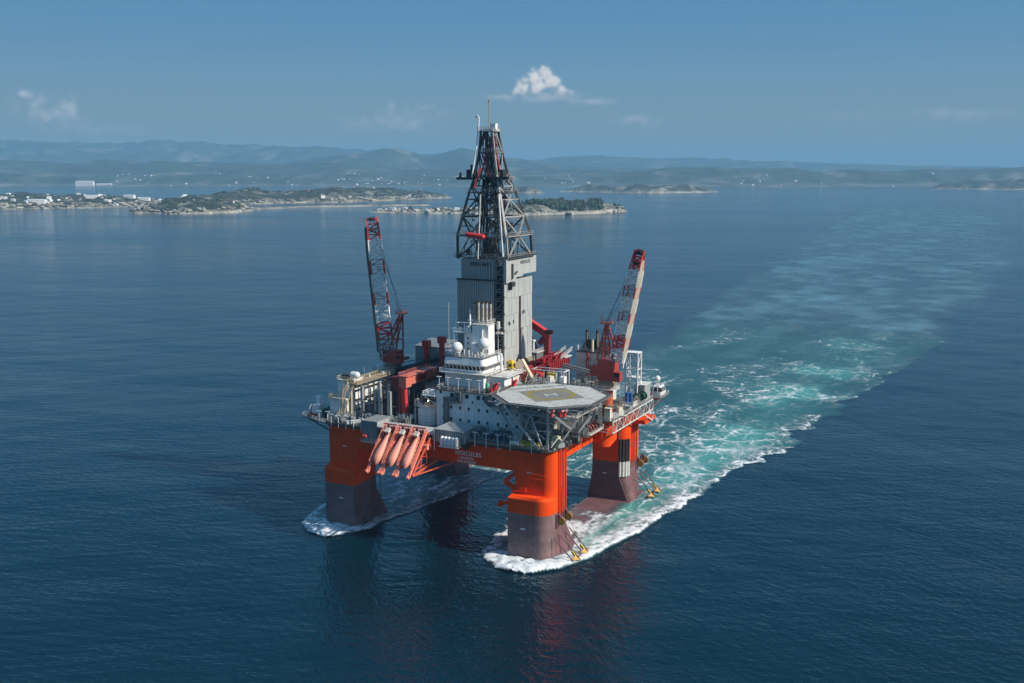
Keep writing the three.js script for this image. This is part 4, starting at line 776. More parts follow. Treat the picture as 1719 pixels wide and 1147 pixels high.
// ------------------------------------------------------------ derrick
const der = thing('derrick', 'dark lattice drilling derrick on a tall grey clad base', 'derrick', [1, 50, -2.6]);
{
  const x0 = -7.6, x1 = 10, zf = 8, zb = -12.9;
  const core = new B().box(x0 + .6, x1 - .6, 49, 80, zb + .4, zf - 3.2).box(x0 + .8, 6.4, 80, 86.8, zb + .6, zf - 2.6).build('inner_wall', M.dark, der);
  // bow side: ribbed sheets
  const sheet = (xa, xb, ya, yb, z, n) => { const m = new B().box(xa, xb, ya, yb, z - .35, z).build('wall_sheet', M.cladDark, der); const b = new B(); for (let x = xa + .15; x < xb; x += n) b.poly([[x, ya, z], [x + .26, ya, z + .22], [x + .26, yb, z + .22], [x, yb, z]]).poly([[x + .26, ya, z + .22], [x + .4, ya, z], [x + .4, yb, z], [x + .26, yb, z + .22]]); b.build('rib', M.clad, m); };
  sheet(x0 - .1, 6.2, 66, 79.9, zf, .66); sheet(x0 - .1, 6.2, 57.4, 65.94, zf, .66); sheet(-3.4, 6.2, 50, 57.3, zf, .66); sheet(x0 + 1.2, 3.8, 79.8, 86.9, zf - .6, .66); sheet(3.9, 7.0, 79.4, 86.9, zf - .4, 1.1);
  new B().box(x0 - .4, 6.4, 79.9, 80.3, zf - .3, zf + .5).build('ledge', M.black, der);
  // open corner with stair landings
  const cs = new B(); for (let y = 50; y < 86; y += 2.9) cs.box(6.4, 9.8, y, y + .14, zf - 3, zf - .2).beam([6.7, y, zf - .4], [9.5, y + 2.9, zf - .4], .16).beam([6.6, y + 1.1, zf - .2], [9.8, y + 1.1, zf - .2], .1); cs.build('corner_stairs', M.derrickPale, der);
  new B().beam([6.7, 49, zf - .3], [6.7, 87, zf - .3], .4).beam([9.6, 49, zf - .3], [9.6, 90, zf - .3], .45).build('corner_post', M.midGrey, der);
  for (const y of [80, 74.6, 69, 63.5, 58]) new B().box(6.3, 10.1, y, y + .3, zf - .5, zf + .4).build('corner_bracket', M.black, der);
  // sunlit side: flat panels, one by one, with the dark slot of the pipe elevator
  const rows = [[52, 57.4], [57.5, 62.9], [63, 68.4], [68.5, 73.9], [74, 79.4]], cols = []; for (let z = zf - .1; z > zb + .5; z -= 1.74) cols.push([z - 1.7, z]);
  rows.forEach(([a], ri) => cols.forEach(([za, zc], ci) => {
    if (ci === 6 && ri < 4) return; if (ci === 7 && ri < 2) return;
    const inset = ((ri * 7 + ci * 3) % 5) * .018;
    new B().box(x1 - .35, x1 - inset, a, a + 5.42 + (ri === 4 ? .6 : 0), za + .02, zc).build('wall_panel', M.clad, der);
  }));
  const slot = zf - .1 - 6 * 1.74; new B().box(x1 - 1.2, x1 - .8, 48.6, 74, slot - 3.4, slot).build('slot_back', M.black, der); new B().box(x1 - .7, x1 - .2, 47, 74.2, slot - .7, slot - .3).build('slot_rail', M.rustPipe, der);
  new B().box(x1 - .6, x1 + .1, 52, 62.6, slot - 3.3, slot - 1.9).build('slot_shutter', M.derrickPale, der);
  for (const [z, y] of [[4.9, 65.2], [4.1, 65.0], [1.4, 65.3], [-5.6, 67.6], [-6.6, 67.9]]) new B().box(x1, x1 + .12, y, y + 1.2, z - .25, z + .25).build('wall_lamp', M.black, der);
  const ub = (za, zc, ya) => new B().box(x1 - .2, x1 + .6, ya, 87.3, za, zc).build('wind_wall', M.clad, der);
  ub(3.2, zf - .2, 79.3); ub(.6, 3.15, 79.3); ub(-4.6, .55, 80.7); ub(-9.8, -4.65, 81.4); ub(-14.8, -9.85, 81.4);
  new B().box(x1 + .55, x1 + .75, 87.2, 87.7, -14.9, 7.9).build('coping', M.black, der);
  lettering('HERCULES', 1.15, -2.8, 84.7, zf - .36, 'z', M.letterDark, der); lettering('HERCULES', 1.1, x1 + .62, 84.9, -2.4, 'x', M.letterDark, der);
  // hoist gear on the sunlit wall
  const hg = new B(); hg.box(x1 + .6, x1 + 1.1, 80.5, 85.4, 3.4, 4.2).box(x1 + .3, x1 + 1.6, 78, 79.6, 3.2, 5.6).beam([x1 + .8, 82, 2], [x1 + .8, 82.6, .2], .5).box(x1, x1 + .9, 76.8, 77.9, 3.9, 4.5).rail([[x1 + 1.6, 78, 5.6], [x1 + 1.6, 78, 3.2]], 1.1, .8); hg.build('wall_hoist', M.dark, der);
  // beige skirting below the sunlit wall
  new B().poly([[x1 + .2, 52.2, 2.4], [x1 + .2, 48.4, -2], [x1 + 3.2, 48.4, -8], [x1 + .2, 52.4, -12.8]]).poly([[x1, 52.2, 2.4], [x1, 52.4, -12.8], [x1 + 3, 48.4, -8], [x1, 48.4, -2]]).box(x1 - 1, x1, 48, 52, -.6, 4).build('skirt', M.cream, der);
  new B().cyl(8.2, 8.8, 64.2, 66.8, .55, 12).cb(8.6, 63, 8.8, 2.4, .7, .8).build('floodlight_box', M.offWhite, der);
  // lattice
  const C = [1.0, -2.6], Y = [86.8, 94.3, 100.6, 106.2, 110.6, 114.2, 121.5, 128.8], half = y => { const a = pw([[87, 9.3], [94.3, 9.1], [106, 6.4], [113.7, 4.2], [121, 2.9], [128.8, 2.1]], y); return [a, a]; };
  // corners, centre drifts slightly as the upper tower is narrower
  const cx = y => mix(1.2, -.9, clamp((y - 87) / 42)), P = (y, sx, sz) => { const [a, b] = half(y); return V(cx(y) + sx * a, y, C[1] + sz * b); };
  const corners = [[-1, 1], [1, 1], [1, -1], [-1, -1]];
  for (const [sx, sz] of corners) { const b = new B(); for (let k = 1; k < Y.length; k++) b.beam(P(Y[k - 1], sx, sz), P(Y[k], sx, sz), k < 3 ? .7 : .62); b.build('leg', sx > 0 && sz > 0 ? M.derrickPale : M.derrick, der); }
  for (let f = 0; f < 4; f++) {
    const [a, b] = [corners[f], corners[(f + 1) % 4]], g = new B(), g2 = new B();
    for (let k = 1; k < Y.length; k++) {
      const A0 = P(Y[k - 1], ...a), B0 = P(Y[k - 1], ...b), A1 = P(Y[k], ...a), B1 = P(Y[k], ...b), m0 = A0.clone().lerp(B0, .5), m1 = A1.clone().lerp(B1, .5), w = k < 3 ? .44 : .38;
      g.beam(A1, B1, w);
      if (k % 2) { g.beam(A0, m1, w).beam(B0, m1, w).beam(m0, m1, .2); g2.beam(A0.clone().lerp(m1, .5), A0.clone().lerp(B0, .25), .18).beam(B0.clone().lerp(m1, .5), A0.clone().lerp(B0, .75), .18); }
      else { g.beam(m0, A1, w).beam(m0, B1, w); g2.beam(A1.clone().lerp(m0, .5), A0.clone().lerp(A1, .5), .18).beam(B1.clone().lerp(m0, .5), B0.clone().lerp(B1, .5), .18); }
    }
    const m = g.build('bracing', f === 1 ? M.derrickPale : M.derrick, der); g2.build('stiffener', M.derrick, m);
  }
  // racking and monkey platforms
  const ring = (y, o, w, name, mat, inner = true) => { const [a, b] = half(y), c = cx(y), m = new B(); m.box(c - a - o, c + a + o, y - .2, y, C[1] + b, C[1] + b + w).box(c - a - o, c + a + o, y - .2, y, C[1] - b - w, C[1] - b).box(c + a, c + a + w, y - .2, y, C[1] - b, C[1] + b).box(c - a - w, c - a, y - .2, y, C[1] - b, C[1] + b); const e = m.build(name, mat, der); const q = w - .1; new B().rail([[c - a - q, y, C[1] + b + q], [c + a + q, y, C[1] + b + q], [c + a + q, y, C[1] - b - q], [c - a - q, y, C[1] - b - q], [c - a - q, y, C[1] + b + q]], 1.2, 1.4, .1).build('hand_rail', M.derrickPale, e); return e; };
  ring(94.4, .2, .9, 'belt_platform', M.derrickPale); ring(87.4, .4, 1, 'belt_platform', M.derrick); ring(108.6, .5, .9, 'platform', M.derrick); ring(113.7, .3, .9, 'monkey_platform', M.derrick); ring(128.6, .7, 1, 'crown_platform', M.derrickPale); ring(121.4, .2, .6, 'platform', M.derrick);
  // side cabins at the monkey platform
  new B().box(-10.6, -4.6, 112.7, 113.5, -1, 3).box(-7.4, -5.0, 113.4, 116, -1.4, 1.8).box(-6.6, -6, 115.9, 117.6, -.4, .4).box(-9.4, -8.8, 113, 115.0, 2.4, 3).build('monkey_cabin', M.black, der); new B().box(4.0, 8.6, 112.7, 113.6, -1, 3).box(4.4, 5.8, 113.5, 116, -2, 1).build('monkey_cabin', M.black, der);
  new B().rail([[-11.2, 112.6, 3], [-11.2, 112.6, -1]], 1.2, .8).rail([[9.3, 112.6, 3], [9.3, 112.6, -1]], 1.2, .8).beam([7.6, 112.5, 3], [10.4, 112.5, 3], .2).build('cabin_rail', M.offWhite, der);
  // inner gear: guide rails, travelling block, red members
  const gr = new B(); for (const x of [-1.6, 1.8]) gr.beam([x, 80, -2.6], [x - .8, 128, -2.6], .5); for (const [x, z] of [[-4.6, -6], [4.4, -7], [-3, 1.6], [3.6, 1.4], [-5.6, -1], [0, -8]]) gr.beam([x * 1.15, 80, z], [x * .5, 113, z * .6 - 1], .34); gr.build('guide_rail', M.black, der);
  const st = new B(), r = rng(9); for (let k = 0; k < 90; k++) { const y = mix(86, 126, r()), [a, b] = half(y), x = cx(y) + (r() - .5) * a * 1.5, z = C[1] + (r() - .5) * b * 1.5, s = .4 + r() * 1.1; st.cb(x, y, z, s, s * (.5 + r()), s); } for (let k = 0; k < 60; k++) { const y = mix(84, 120, r()), [a, b] = half(y + 6), x = cx(y) + (r() - .5) * a * 1.5, z = C[1] + (r() - .5) * b * 1.5; st.beam([x, y, z], [x + (r() - .5) * 3, y + 5 + r() * 5, z + (r() - .5) * 2], .16 + .14 * r()); } st.build('derrick_gear', M.derrick, der);
  const rack = new B(); for (let k = 0; k < 30; k++) rack.beam([-6 + (k % 10) * .55, 52, -8 + fl(k / 10) * .7], [-5.6 + (k % 10) * .52, 93, -8 + fl(k / 10) * .7], .2); rack.build('drill_pipe', M.rustPipe, der);
  const rd = new B(); rd.beam(P(110, -1, 1).add(V(1.4, 0, .3)), P(116.5, -.1, 1).add(V(-1.6, 0, .3)), .75).beam([2.6, 120.5, -.6], [2.2, 126.8, -.6], .35).beam([.2, 120.5, -.6], [1.1, 126.8, -.6], .35).beam([1.1, 126.8, -.6], [2.2, 126.8, -.6], .35).beam(P(114.6, .3, 1), P(111.2, 1, .6), .5).beam(P(121, 1, .6), P(114.4, 1.05, .6), .8).beam(P(128, -.2, 1), P(114, .1, .9), .42).beam(P(128, .8, 1), P(121, .4, .9), .36).beam(P(121, -.6, 1), P(114, .4, 1), .36); rd.build('red_brace', M.crimson, der);
  const tb = new B(); tb.geo(new THREE.CapsuleGeometry(.85, 5.6, 6, 12), new THREE.Matrix4().makeRotationZ(Math.PI / 2 - .1).setPosition(-.4, 94.6, 8.6)); tb.build('red_tank', M.redBright, der);
  // crown
  new B().box(-2.6, 1.6, 128.6, 129.2, -5, -.2).box(.2, 2.2, 129.2, 131, -2.4, -.8).build('crown_block', M.white, der);
  const mast = new B(); for (let k = 0; k < 12; k++) mast.ball(-1.4, 129.6 + k * .75, -3, .22, 8, 6); mast.cyl(-1.4, -3, 129, 138.3, .1, 6).ball(-1.4, 138.2, -3, .35, 8, 6); mast.build('mast', M.tan, der);
  new B().cyl(-1.4, -3, 137.9, 138.8, .25, 8).build('warning_light', M.red, der);
  new B().path([[-5.2, 113, 2.2], [-4.4, 121, .9], [-3.7, 128.6, .1], [-3.6, 132.6, -.2], [-3.9, 133.5, -.2], [-4.5, 133.6, -.2], [-4.8, 132.9, -.2]], .24, 9).build('vent_pipe', M.white, der);
  new B().path([[.8, 108, 7.1], [.7, 87, 8.9]], .2).path([[6.6, 108, 5.4], [9.6, 88, 8.2]], .3).build('cable_run', M.offWhite, der);
  // drawworks house on the dark side between the derrick foot and deck
  new B().box(x0 + .4, x1 - .2, 36, 50, -13, 6).build('substructure', M.midGrey, der); const sb = new B(); for (const z of [-12, -5, 2, 6.4]) for (const x of [x0, x1 - .2]) sb.beam([x, 34, z], [x, 52, z], .8); sb.build('substructure_leg', M.offWhite, der);
}

// ------------------------------------------------------------ helideck
const heli = thing('helideck', 'pale octagonal helicopter deck with yellow landing circle on a steel truss', 'helideck', [34.6, 48, 24.8]);
{
  const cx = 34.6, cz = 24.8, R = 16.9, y = 48, oct = (r, yy) => Array.from({ length: 8 }, (_, k) => { const a = (k + .5) * Math.PI / 4; return V(cx + r * Math.cos(a), yy, cz + r * Math.sin(a)); }), top = oct(R, y);
  const rings = r => oct(r, 0).map(v => [v.x, v.z, (v.x - cx) / r, (v.z - cz) / r]);
  new B().loft([{ y: 47.1, ring: rings(R - .1) }, { y: 47.88, ring: rings(R) }], true, true).build('deck_frame', M.midGrey, heli);
  // pale plates clipped to the octagon, laid in strips round the grey square
  const clip = (poly, keep) => { let out = poly; for (let k = 0; k < 8; k++) { const a = top[k], b = top[(k + 1) % 8], nx = -(b.z - a.z), nz = b.x - a.x, f = p => (p[0] - a.x) * nx + (p[1] - a.z) * nz, res = []; for (let i = 0; i < out.length; i++) { const p = out[i], q = out[(i + 1) % out.length], fp = f(p), fq = f(q); if (fp >= 0) res.push(p); if (fp * fq < 0) { const t = fp / (fp - fq); res.push([mix(p[0], q[0], t), mix(p[1], q[1], t)]); } } out = res; } return out; };
  const slab = (pts, y0, y1, b) => { // convex outline [x,z] to a thin plate
    let s = 0; pts.forEach((p, i) => { const q = pts[(i + 1) % pts.length]; s += p[0] * q[1] - q[0] * p[1]; }); if (s > 0) pts = [...pts].reverse();
    b.poly(pts.map(p => [p[0], y1, p[1]])); pts.forEach((p, i) => { const q = pts[(i + 1) % pts.length]; b.poly([[p[0], y0, p[1]], [q[0], y0, q[1]], [q[0], y1, q[1]], [p[0], y1, p[1]]]); }); return b; };
  // the grey square stands on its corner towards the bow
  const S = 7.9, turn = -47 * Math.PI / 180, rot = (x, z) => [cx + x * Math.cos(turn) - z * Math.sin(turn), cz + x * Math.sin(turn) + z * Math.cos(turn)];
  const rect = (xa, xb, za, zb) => clip([rot(xa, za), rot(xb, za), rot(xb, zb), rot(xa, zb)]);
  const plate = (pts, k) => { if (pts.length > 2) slab(pts, 47.88, 47.97 + (k % 3) * .008, new B()).build('deck_plate', M.heli, heli); };
  const g = .07; let n = 0;
  for (const [a, b] of [[-18, -13.5], [-13.5, -9], [-9, -4.5], [-4.5, 0], [0, 4.5], [4.5, 9], [9, 13.5], [13.5, 18]]) { plate(rect(a + g, b - g, S + .05, 18), n++); plate(rect(a + g, b - g, -18, -S - .05), n++); }
  for (const [a, b] of [[-S, -4], [-4, 0], [0, 4], [4, S]]) { plate(rect(-18, -S - .05, a + g, b - g), n++); plate(rect(S + .05, 18, a + g, b - g), n++); }
  slab(rect(-S, S, -S, S), 47.88, 47.97, new B()).build('landing_square', M.heliGrey, heli);
  const disc = (r0, r1, yy, mat, name) => { const b = new B(); for (let k = 0; k < 64; k++) { const a = k / 64 * 6.28319, c = (k + 1) / 64 * 6.28319, p = (r, t) => [cx + r * Math.cos(t), yy, cz + r * Math.sin(t)]; b.poly([p(r0, a), p(r0, c), p(r1, c), p(r1, a)]); } return b.build(name, mat, heli); };
  disc(6.2, 7.7, 47.978, M.heliYellow, 'landing_circle'); disc(.05, 6.2, 47.976, M.heliGrey, 'landing_disc'); disc(4.0, 4.12, 47.98, M.heliYellow, 'aiming_line');
  const H = new B(), hp = (u, v) => { const p = rot(u, v); return [p[0], 47.982, p[1]]; }, bar = (u0, u1, v0, v1) => H.poly([hp(u0, v1), hp(u1, v1), hp(u1, v0), hp(u0, v0)]); bar(-1.9, -1.2, -1.6, 1.6); bar(1.2, 1.9, -1.6, 1.6); bar(-1.2, 1.2, -.35, .35); H.build('letter_h', M.heli, heli);
  // dark name bands along the aft edge
  const nb = new B(), nq = (u0, u1, v0, v1) => nb.poly([[u0, v1], [u1, v1], [u1, v0], [u0, v0]].map(([u, v]) => { const p = rot(u, v); return [p[0], 47.99, p[1]]; })); nq(-8.7, -4.8, -12, -10.7); nq(6.9, 10.6, -12.4, -11.1); nb.build('name_band', M.midGrey, heli);
  const tg = new TextGeometry('HERCULES', { font, size: 1.55, depth: .01, curveSegments: 3 }); tg.applyMatrix4(new THREE.Matrix4().makeRotationX(-Math.PI / 2)); const tp = rot(-4.3, -10.8); tg.applyMatrix4(new THREE.Matrix4().makeRotationY(-turn).setPosition(tp[0], 47.985, tp[1])); new B().geo(tg).build('deck_name', M.letterDark, heli);
  // safety net and its brackets
  const o1 = oct(R + .1, 47.75), o2 = oct(R + 2.1, 47.95), nt = new B(); for (let k = 0; k < 8; k++) { const m = (k + 1) % 8; nt.beam(o2[k], o2[m], .14); for (let j = 0; j <= 9; j++) nt.beam(o1[k].clone().lerp(o1[m], j / 9), o2[k].clone().lerp(o2[m], j / 9), .09); for (const f of [.35, .7]) nt.beam(o1[k].clone().lerp(o2[k], f), o1[m].clone().lerp(o2[m], f), .05); } nt.build('safety_net', M.net, heli);
  const ns = new B(); for (let k = 0; k < 8; k++) { const m = (k + 1) % 8; ns.poly([o1[k], o1[m], o2[m], o2[k]].map(v => v.clone().add(V(0, -.12, 0)))); } ns.build('net_mesh', new THREE.MeshStandardMaterial({ color: new THREE.Color().setRGB(.1, .1, .1), roughness: .9, transparent: true, opacity: .45, side: THREE.DoubleSide }), heli);
  // truss below
  const chords = [], yb = 44.2; const bt = oct(R - 1.2, 47), bb = oct(R - 4.6, yb);
  const tr = new B(); for (let k = 0; k < 8; k++) { const m = (k + 1) % 8; tr.beam(bt[k], bt[m], .35).beam(bb[k], bb[m], .35).beam(bt[k], bb[k], .28).beam(bt[k], bb[m], .24).beam(bb[k], bt[m], .24).beam(bt[k].clone().lerp(bt[m], .5), bb[k].clone().lerp(bb[m], .5), .22); }
  for (const z of [14, 20, 26, 32, 37.5]) tr.beam([21, yb, z], [48, yb, z], .3).beam([19.5, 46.9, z], [50, 46.9, z], .32).lattice([21, yb, z], [48, yb, z], [20.5, 46.9, z], [49, 46.9, z], 8, .18);
  for (const x of [24, 31, 38, 45]) tr.beam([x, yb, 13], [x, yb, 38], .28).beam([x, 46.9, 9], [x, 46.9, 41], .3);
  tr.build('deck_truss', M.galv, heli);
  const lg = (p, q, w = .5) => new B().beam(p, q, w).build('support_leg', M.galv, heli);
  lg([26.5, 47, 40.4], [36.5, 34.2, 37.6], .62); lg([21, 47, 36], [31, 34.2, 37.4], .5); lg([40.8, 47, 40.6], [39.4, 34.2, 37.4], .5); lg([41, 46.8, 40.6], [46.5, 41.4, 37], .6); lg([34, 44.4, 38], [29.5, 34.2, 37.4], .42); lg([34, 44.4, 38], [37.8, 34.2, 37.4], .42); lg([47.5, 44.6, 31], [41, 34.2, 34], .5); lg([48, 44.6, 24], [41, 34.2, 22], .5); lg([47.5, 44.6, 16], [41, 34.2, 12], .5); lg([47.5, 44.6, 31], [41, 34.2, 22], .4); lg([47.5, 44.6, 16], [41, 34.2, 22], .4);
  for (const [x, z] of [[29, 34], [29, 26], [29, 14], [38, 34], [38, 24], [38, 12]]) lg([x, 44.2, z], [x, 34, z], .5);
  lg([29, 44.2, 36], [38, 37, 36.4], .3); lg([38, 44.2, 36], [29, 37, 36.4], .3); lg([26, 39, 36.6], [40, 39.6, 36.6], .35); lg([26, 42, 36.6], [40.6, 42, 36.6], .3);
  // access stairs and gallery on the sunlit side
  const ga = new B(); ga.box(42, 48, 44.4, 44.6, 20, 36).rail([[48, 44.6, 20], [48, 44.6, 36], [42, 44.6, 36]], 1.1, 1.5, .1).beam([48.5, 44.4, 19], [44, 36, 8], 1.2, .25).rail([[49.1, 44.4, 19], [44.6, 36, 8]], 1.1, 1.5, .1); ga.build('gallery', M.offWhite, heli);
  for (const [x, z] of [[43.5, 43.6], [45.6, 42.4], [46.6, 41.6]]) new B().cyl(x, z, 46, 47.2, .5, 8).tube([x, 47.1, z], [x + 1, 47.9, z + .7], .28).build('fire_monitor', M.redBright, heli);
}
{ // green and pale walkway at the aft inner edge, with its red monitors
  const t = thing('helideck_access', 'green painted access platform between the bridge and the helideck', 'platform', [19, 47, 16]);
  new B().poly([[15.6, 47.3, 22], [19.4, 47.3, 31], [19.2, 47.3, 17.5], [27.5, 47.3, 9.4], [25, 47.3, 6], [15.6, 47.3, 10]]).poly([[15.6, 47, 10], [25, 47, 6], [27.5, 47, 9.4], [19.2, 47, 17.5], [19.4, 47, 31], [15.6, 47, 22]]).build('floor', M.heliGreen, t);
  new B().rail([[15.7, 47.3, 22], [19.3, 47.3, 31]], 1.1, 1.4, .1).build('hand_rail', M.offWhite, t); const l = new B(); for (const [x, z] of [[17, 12], [22, 9], [17, 22]]) l.beam([x, 34, z], [x, 47, z], .4); l.build('post', M.midGrey, t);
}
for (const [x, z, n] of [[15.2, 24.6, 'nearest the bow'], [18.2, 17.4, 'farther aft']]) { const b = new B().cyl(x, z, 46.5, 48.6, .85, 10).ball(x, 48.8, z, .85, 12, 8).tube([x, 49.2, z], [x + 1.6, 49.9, z + .6], .32).box(x - 1.4, x - .4, 46.5, 48, z + .2, z + 1.6); solo('fire_monitor', `red fire monitor beside the helideck, the one ${n}`, 'fire monitor', [x, 47.3, z], b, M.redBright, 'red fire monitors by the helideck'); }
solo('green_locker', 'small bright green cylinder standing beside the red fire monitor', 'cylinder', [12.2, 46.5, 24.4], new B().cyl(12.2, 24.4, 46.5, 49.4, .5, 12), paint(.02, .42, .2));

// ------------------------------------------------------------ pedestal cranes
function crane(name, label, px, pz, py, hy, foot, tip, W, side, cabSide, aTop, plateM, wd) {
  const t = thing(name, label, 'crane', [px, 34, pz]);
  new B().cyl(px, pz, 33.4, py - .6, 1.95, 22).cyl(px, pz, 33.4, 35, 2.5, 22).build('pedestal', M.orange, t);
  const tt = new B().cyl(px, pz, py - .6, py + .5, 3.2, 22).cyl(px, pz, py + .5, py + 1.2, 2.6, 22); tt.build('turntable', M.rustPipe, t);
  const gy = new B(); const ringP = Array.from({ length: 13 }, (_, k) => [px + 4.2 * Math.cos(k / 12 * 6.283), py - 1.4, pz + 4.2 * Math.sin(k / 12 * 6.283)]); gy.rail(ringP, 1.1, 1.6, .1).cyl(px, pz, py - 1.6, py - 1.4, 4.3, 20); gy.build('service_gallery', M.offWhite, t);
  const back = -side;
  new B().box(px - 2.8, px + 2.8, py + 1.2, hy, pz - 3, pz + 2.2).box(px + back * 2.8, px + back * 5.8, py + 2.4, hy - 2.2, pz - 2, pz + 1.6).build('machine_house', M.red, t);
  const cab = new B().box(px + cabSide * 3.4, px + cabSide * 5.6, py + 1.4, py + 4.6, pz + 1.2, pz + 3.4).build('operator_cab', M.red, t); new B().box(px + cabSide * 3.7, px + cabSide * 5.3, py + 3, py + 4.3, pz + 3.4, pz + 3.46).build('cab_window', M.glass, cab);
  const at = V(px + aTop[0], py + aTop[1], pz), af = new B(); for (const q of [-1, 1]) { const c = at.clone().add(V(0, 0, q * 1)); af.beam([px - 3, hy, pz + q * 2.4], c, .42).beam([px + 3, hy, pz + q * 2.4], c, .42).beam([px + back * .2, hy, pz + q * 2.2], c, .3); } for (const f of [.3, .6, .85]) { const h = mix(hy, at.y, f), w = mix(3, .2, f); af.box(mix(px, at.x, f) - w - .2, mix(px, at.x, f) + w + .2, h, h + .2, pz - 2.2 + f, pz + 2.2 - f); } af.lattice([px - 3, hy, pz + 2.4], at.clone().add(V(0, 0, 1)), [px + 3, hy, pz + 2.4], at.clone().add(V(0, 0, 1)), 4, .2); af.build('a_frame', M.red, t);
  new B().cb(at.x, at.y + .4, at.z, 3.4, .35, 3.4).rail([[at.x - 1.6, at.y + .6, at.z + 1.6], [at.x + 1.6, at.y + .6, at.z + 1.6], [at.x + 1.6, at.y + .6, at.z - 1.6]], 1.1, 1).beam([at.x - 1.7, at.y, at.z], [at.x - 1.7, at.y + 4, at.z], .14).build('a_frame_top', M.orange, t);
  // boom
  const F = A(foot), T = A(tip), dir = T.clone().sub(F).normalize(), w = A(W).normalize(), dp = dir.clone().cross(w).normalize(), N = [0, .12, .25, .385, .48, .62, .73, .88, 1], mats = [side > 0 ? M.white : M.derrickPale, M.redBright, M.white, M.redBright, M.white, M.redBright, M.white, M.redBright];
  if (dp.z > 0) dp.negate();
  const wid = f => wd * (f < .12 ? mix(1.1, 1, f / .12) : f > .8 ? mix(1, .78, (f - .8) / .2) : 1), dep = f => f < .1 ? mix(.6, 1.5, f / .1) : f > .9 ? mix(1.5, .8, (f - .9) / .1) : 1.5;
  const pt = (f, a, b) => F.clone().lerp(T, f).addScaledVector(w, a * wid(f)).addScaledVector(dp, b * dep(f) - (b < 0 ? 0 : 0));
  for (let k = 0; k < 8; k++) {
    const a = N[k], b = N[k + 1], s = new B(), n = Math.max(2, Math.round((b - a) * 24)), s2 = new B();
    for (const x of [-1, 1]) for (const z of [-1, 1]) s.tube(pt(a, x, z), pt(b, x, z), z < 0 ? .24 : .4, z < 0 ? .24 : .4, 7);
    for (const z of [-1, 1]) s2.lattice(pt(a, -1, z), pt(b, -1, z), pt(a, 1, z), pt(b, 1, z), n, z > 0 ? .42 : .22); for (const x of [-1, 1]) s2.lattice(pt(a, x, -1), pt(b, x, -1), pt(a, x, 1), pt(b, x, 1), n, .17, 2);
    const m = s.build('boom_section', mats[k], t); s2.build('bracing', k === 3 || k === 5 ? M.galv : mats[k], m);
  }
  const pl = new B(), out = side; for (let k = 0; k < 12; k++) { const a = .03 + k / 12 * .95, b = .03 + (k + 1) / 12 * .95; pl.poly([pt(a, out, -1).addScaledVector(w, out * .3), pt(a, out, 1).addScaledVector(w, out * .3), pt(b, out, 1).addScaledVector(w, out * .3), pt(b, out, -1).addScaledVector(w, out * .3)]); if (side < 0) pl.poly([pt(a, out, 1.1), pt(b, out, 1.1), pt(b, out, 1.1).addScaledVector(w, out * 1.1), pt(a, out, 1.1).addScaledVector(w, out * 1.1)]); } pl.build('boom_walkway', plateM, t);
  const hd = new B(); for (const x of [-1, 1]) hd.beam(pt(.985, x, -1), pt(1.0, x, 0).addScaledVector(dir, 2.2), .5).beam(pt(.985, x, 1), pt(1.0, x, 0).addScaledVector(dir, 2.2), .5); const e = T.clone().addScaledVector(dir, 1.6); hd.beam(e.clone().addScaledVector(w, -1.5), e.clone().addScaledVector(w, 1.5), .7).beam(pt(.96, -1, -1), pt(.96, 1, -1), .5); const hm = hd.build('boom_head', M.redBright, t);
  const sh = new B(); for (const x of [-.7, 0, .7]) { const c = e.clone().addScaledVector(w, x); sh.tube(c.clone().addScaledVector(w, -.18), c.clone().addScaledVector(w, .18), .95, .95, 14); const d2 = pt(.95, x * .6, -.8); sh.tube(d2.clone().addScaledVector(w, -.16), d2.clone().addScaledVector(w, .16), .7, .7, 12); } sh.build('sheave', M.black, hm);
  const pn = new B(); for (const x of [-.8, .8]) pn.tube(at.clone().add(V(0, .8, x)), e.clone().addScaledVector(w, x), .07, .07, 5); pn.tube(at.clone().add(V(0, .6, 0)), pt(.7, 0, -1), .06, .06, 5); pn.build('luffing_rope', M.dark, t);
  // boom foot frame
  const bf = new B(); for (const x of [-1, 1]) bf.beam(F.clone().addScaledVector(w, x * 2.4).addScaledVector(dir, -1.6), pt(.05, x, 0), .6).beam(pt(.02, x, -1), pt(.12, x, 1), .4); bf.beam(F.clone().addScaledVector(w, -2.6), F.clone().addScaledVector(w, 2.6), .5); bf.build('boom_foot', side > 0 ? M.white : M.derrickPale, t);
  return t;
}
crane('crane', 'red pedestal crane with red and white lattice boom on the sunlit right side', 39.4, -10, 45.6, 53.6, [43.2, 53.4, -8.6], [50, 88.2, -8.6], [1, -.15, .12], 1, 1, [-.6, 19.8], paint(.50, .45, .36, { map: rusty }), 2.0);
crane('crane', 'red pedestal crane with red and white lattice boom on the shaded left side', -39.3, 0, 46.8, 52.2, [-40.2, 50.6, 2], [-45.4, 97.2, 2], [.83, .1, -.55], -1, 1, [4.0, 18.6], paint(.2, .185, .16), 2.35);

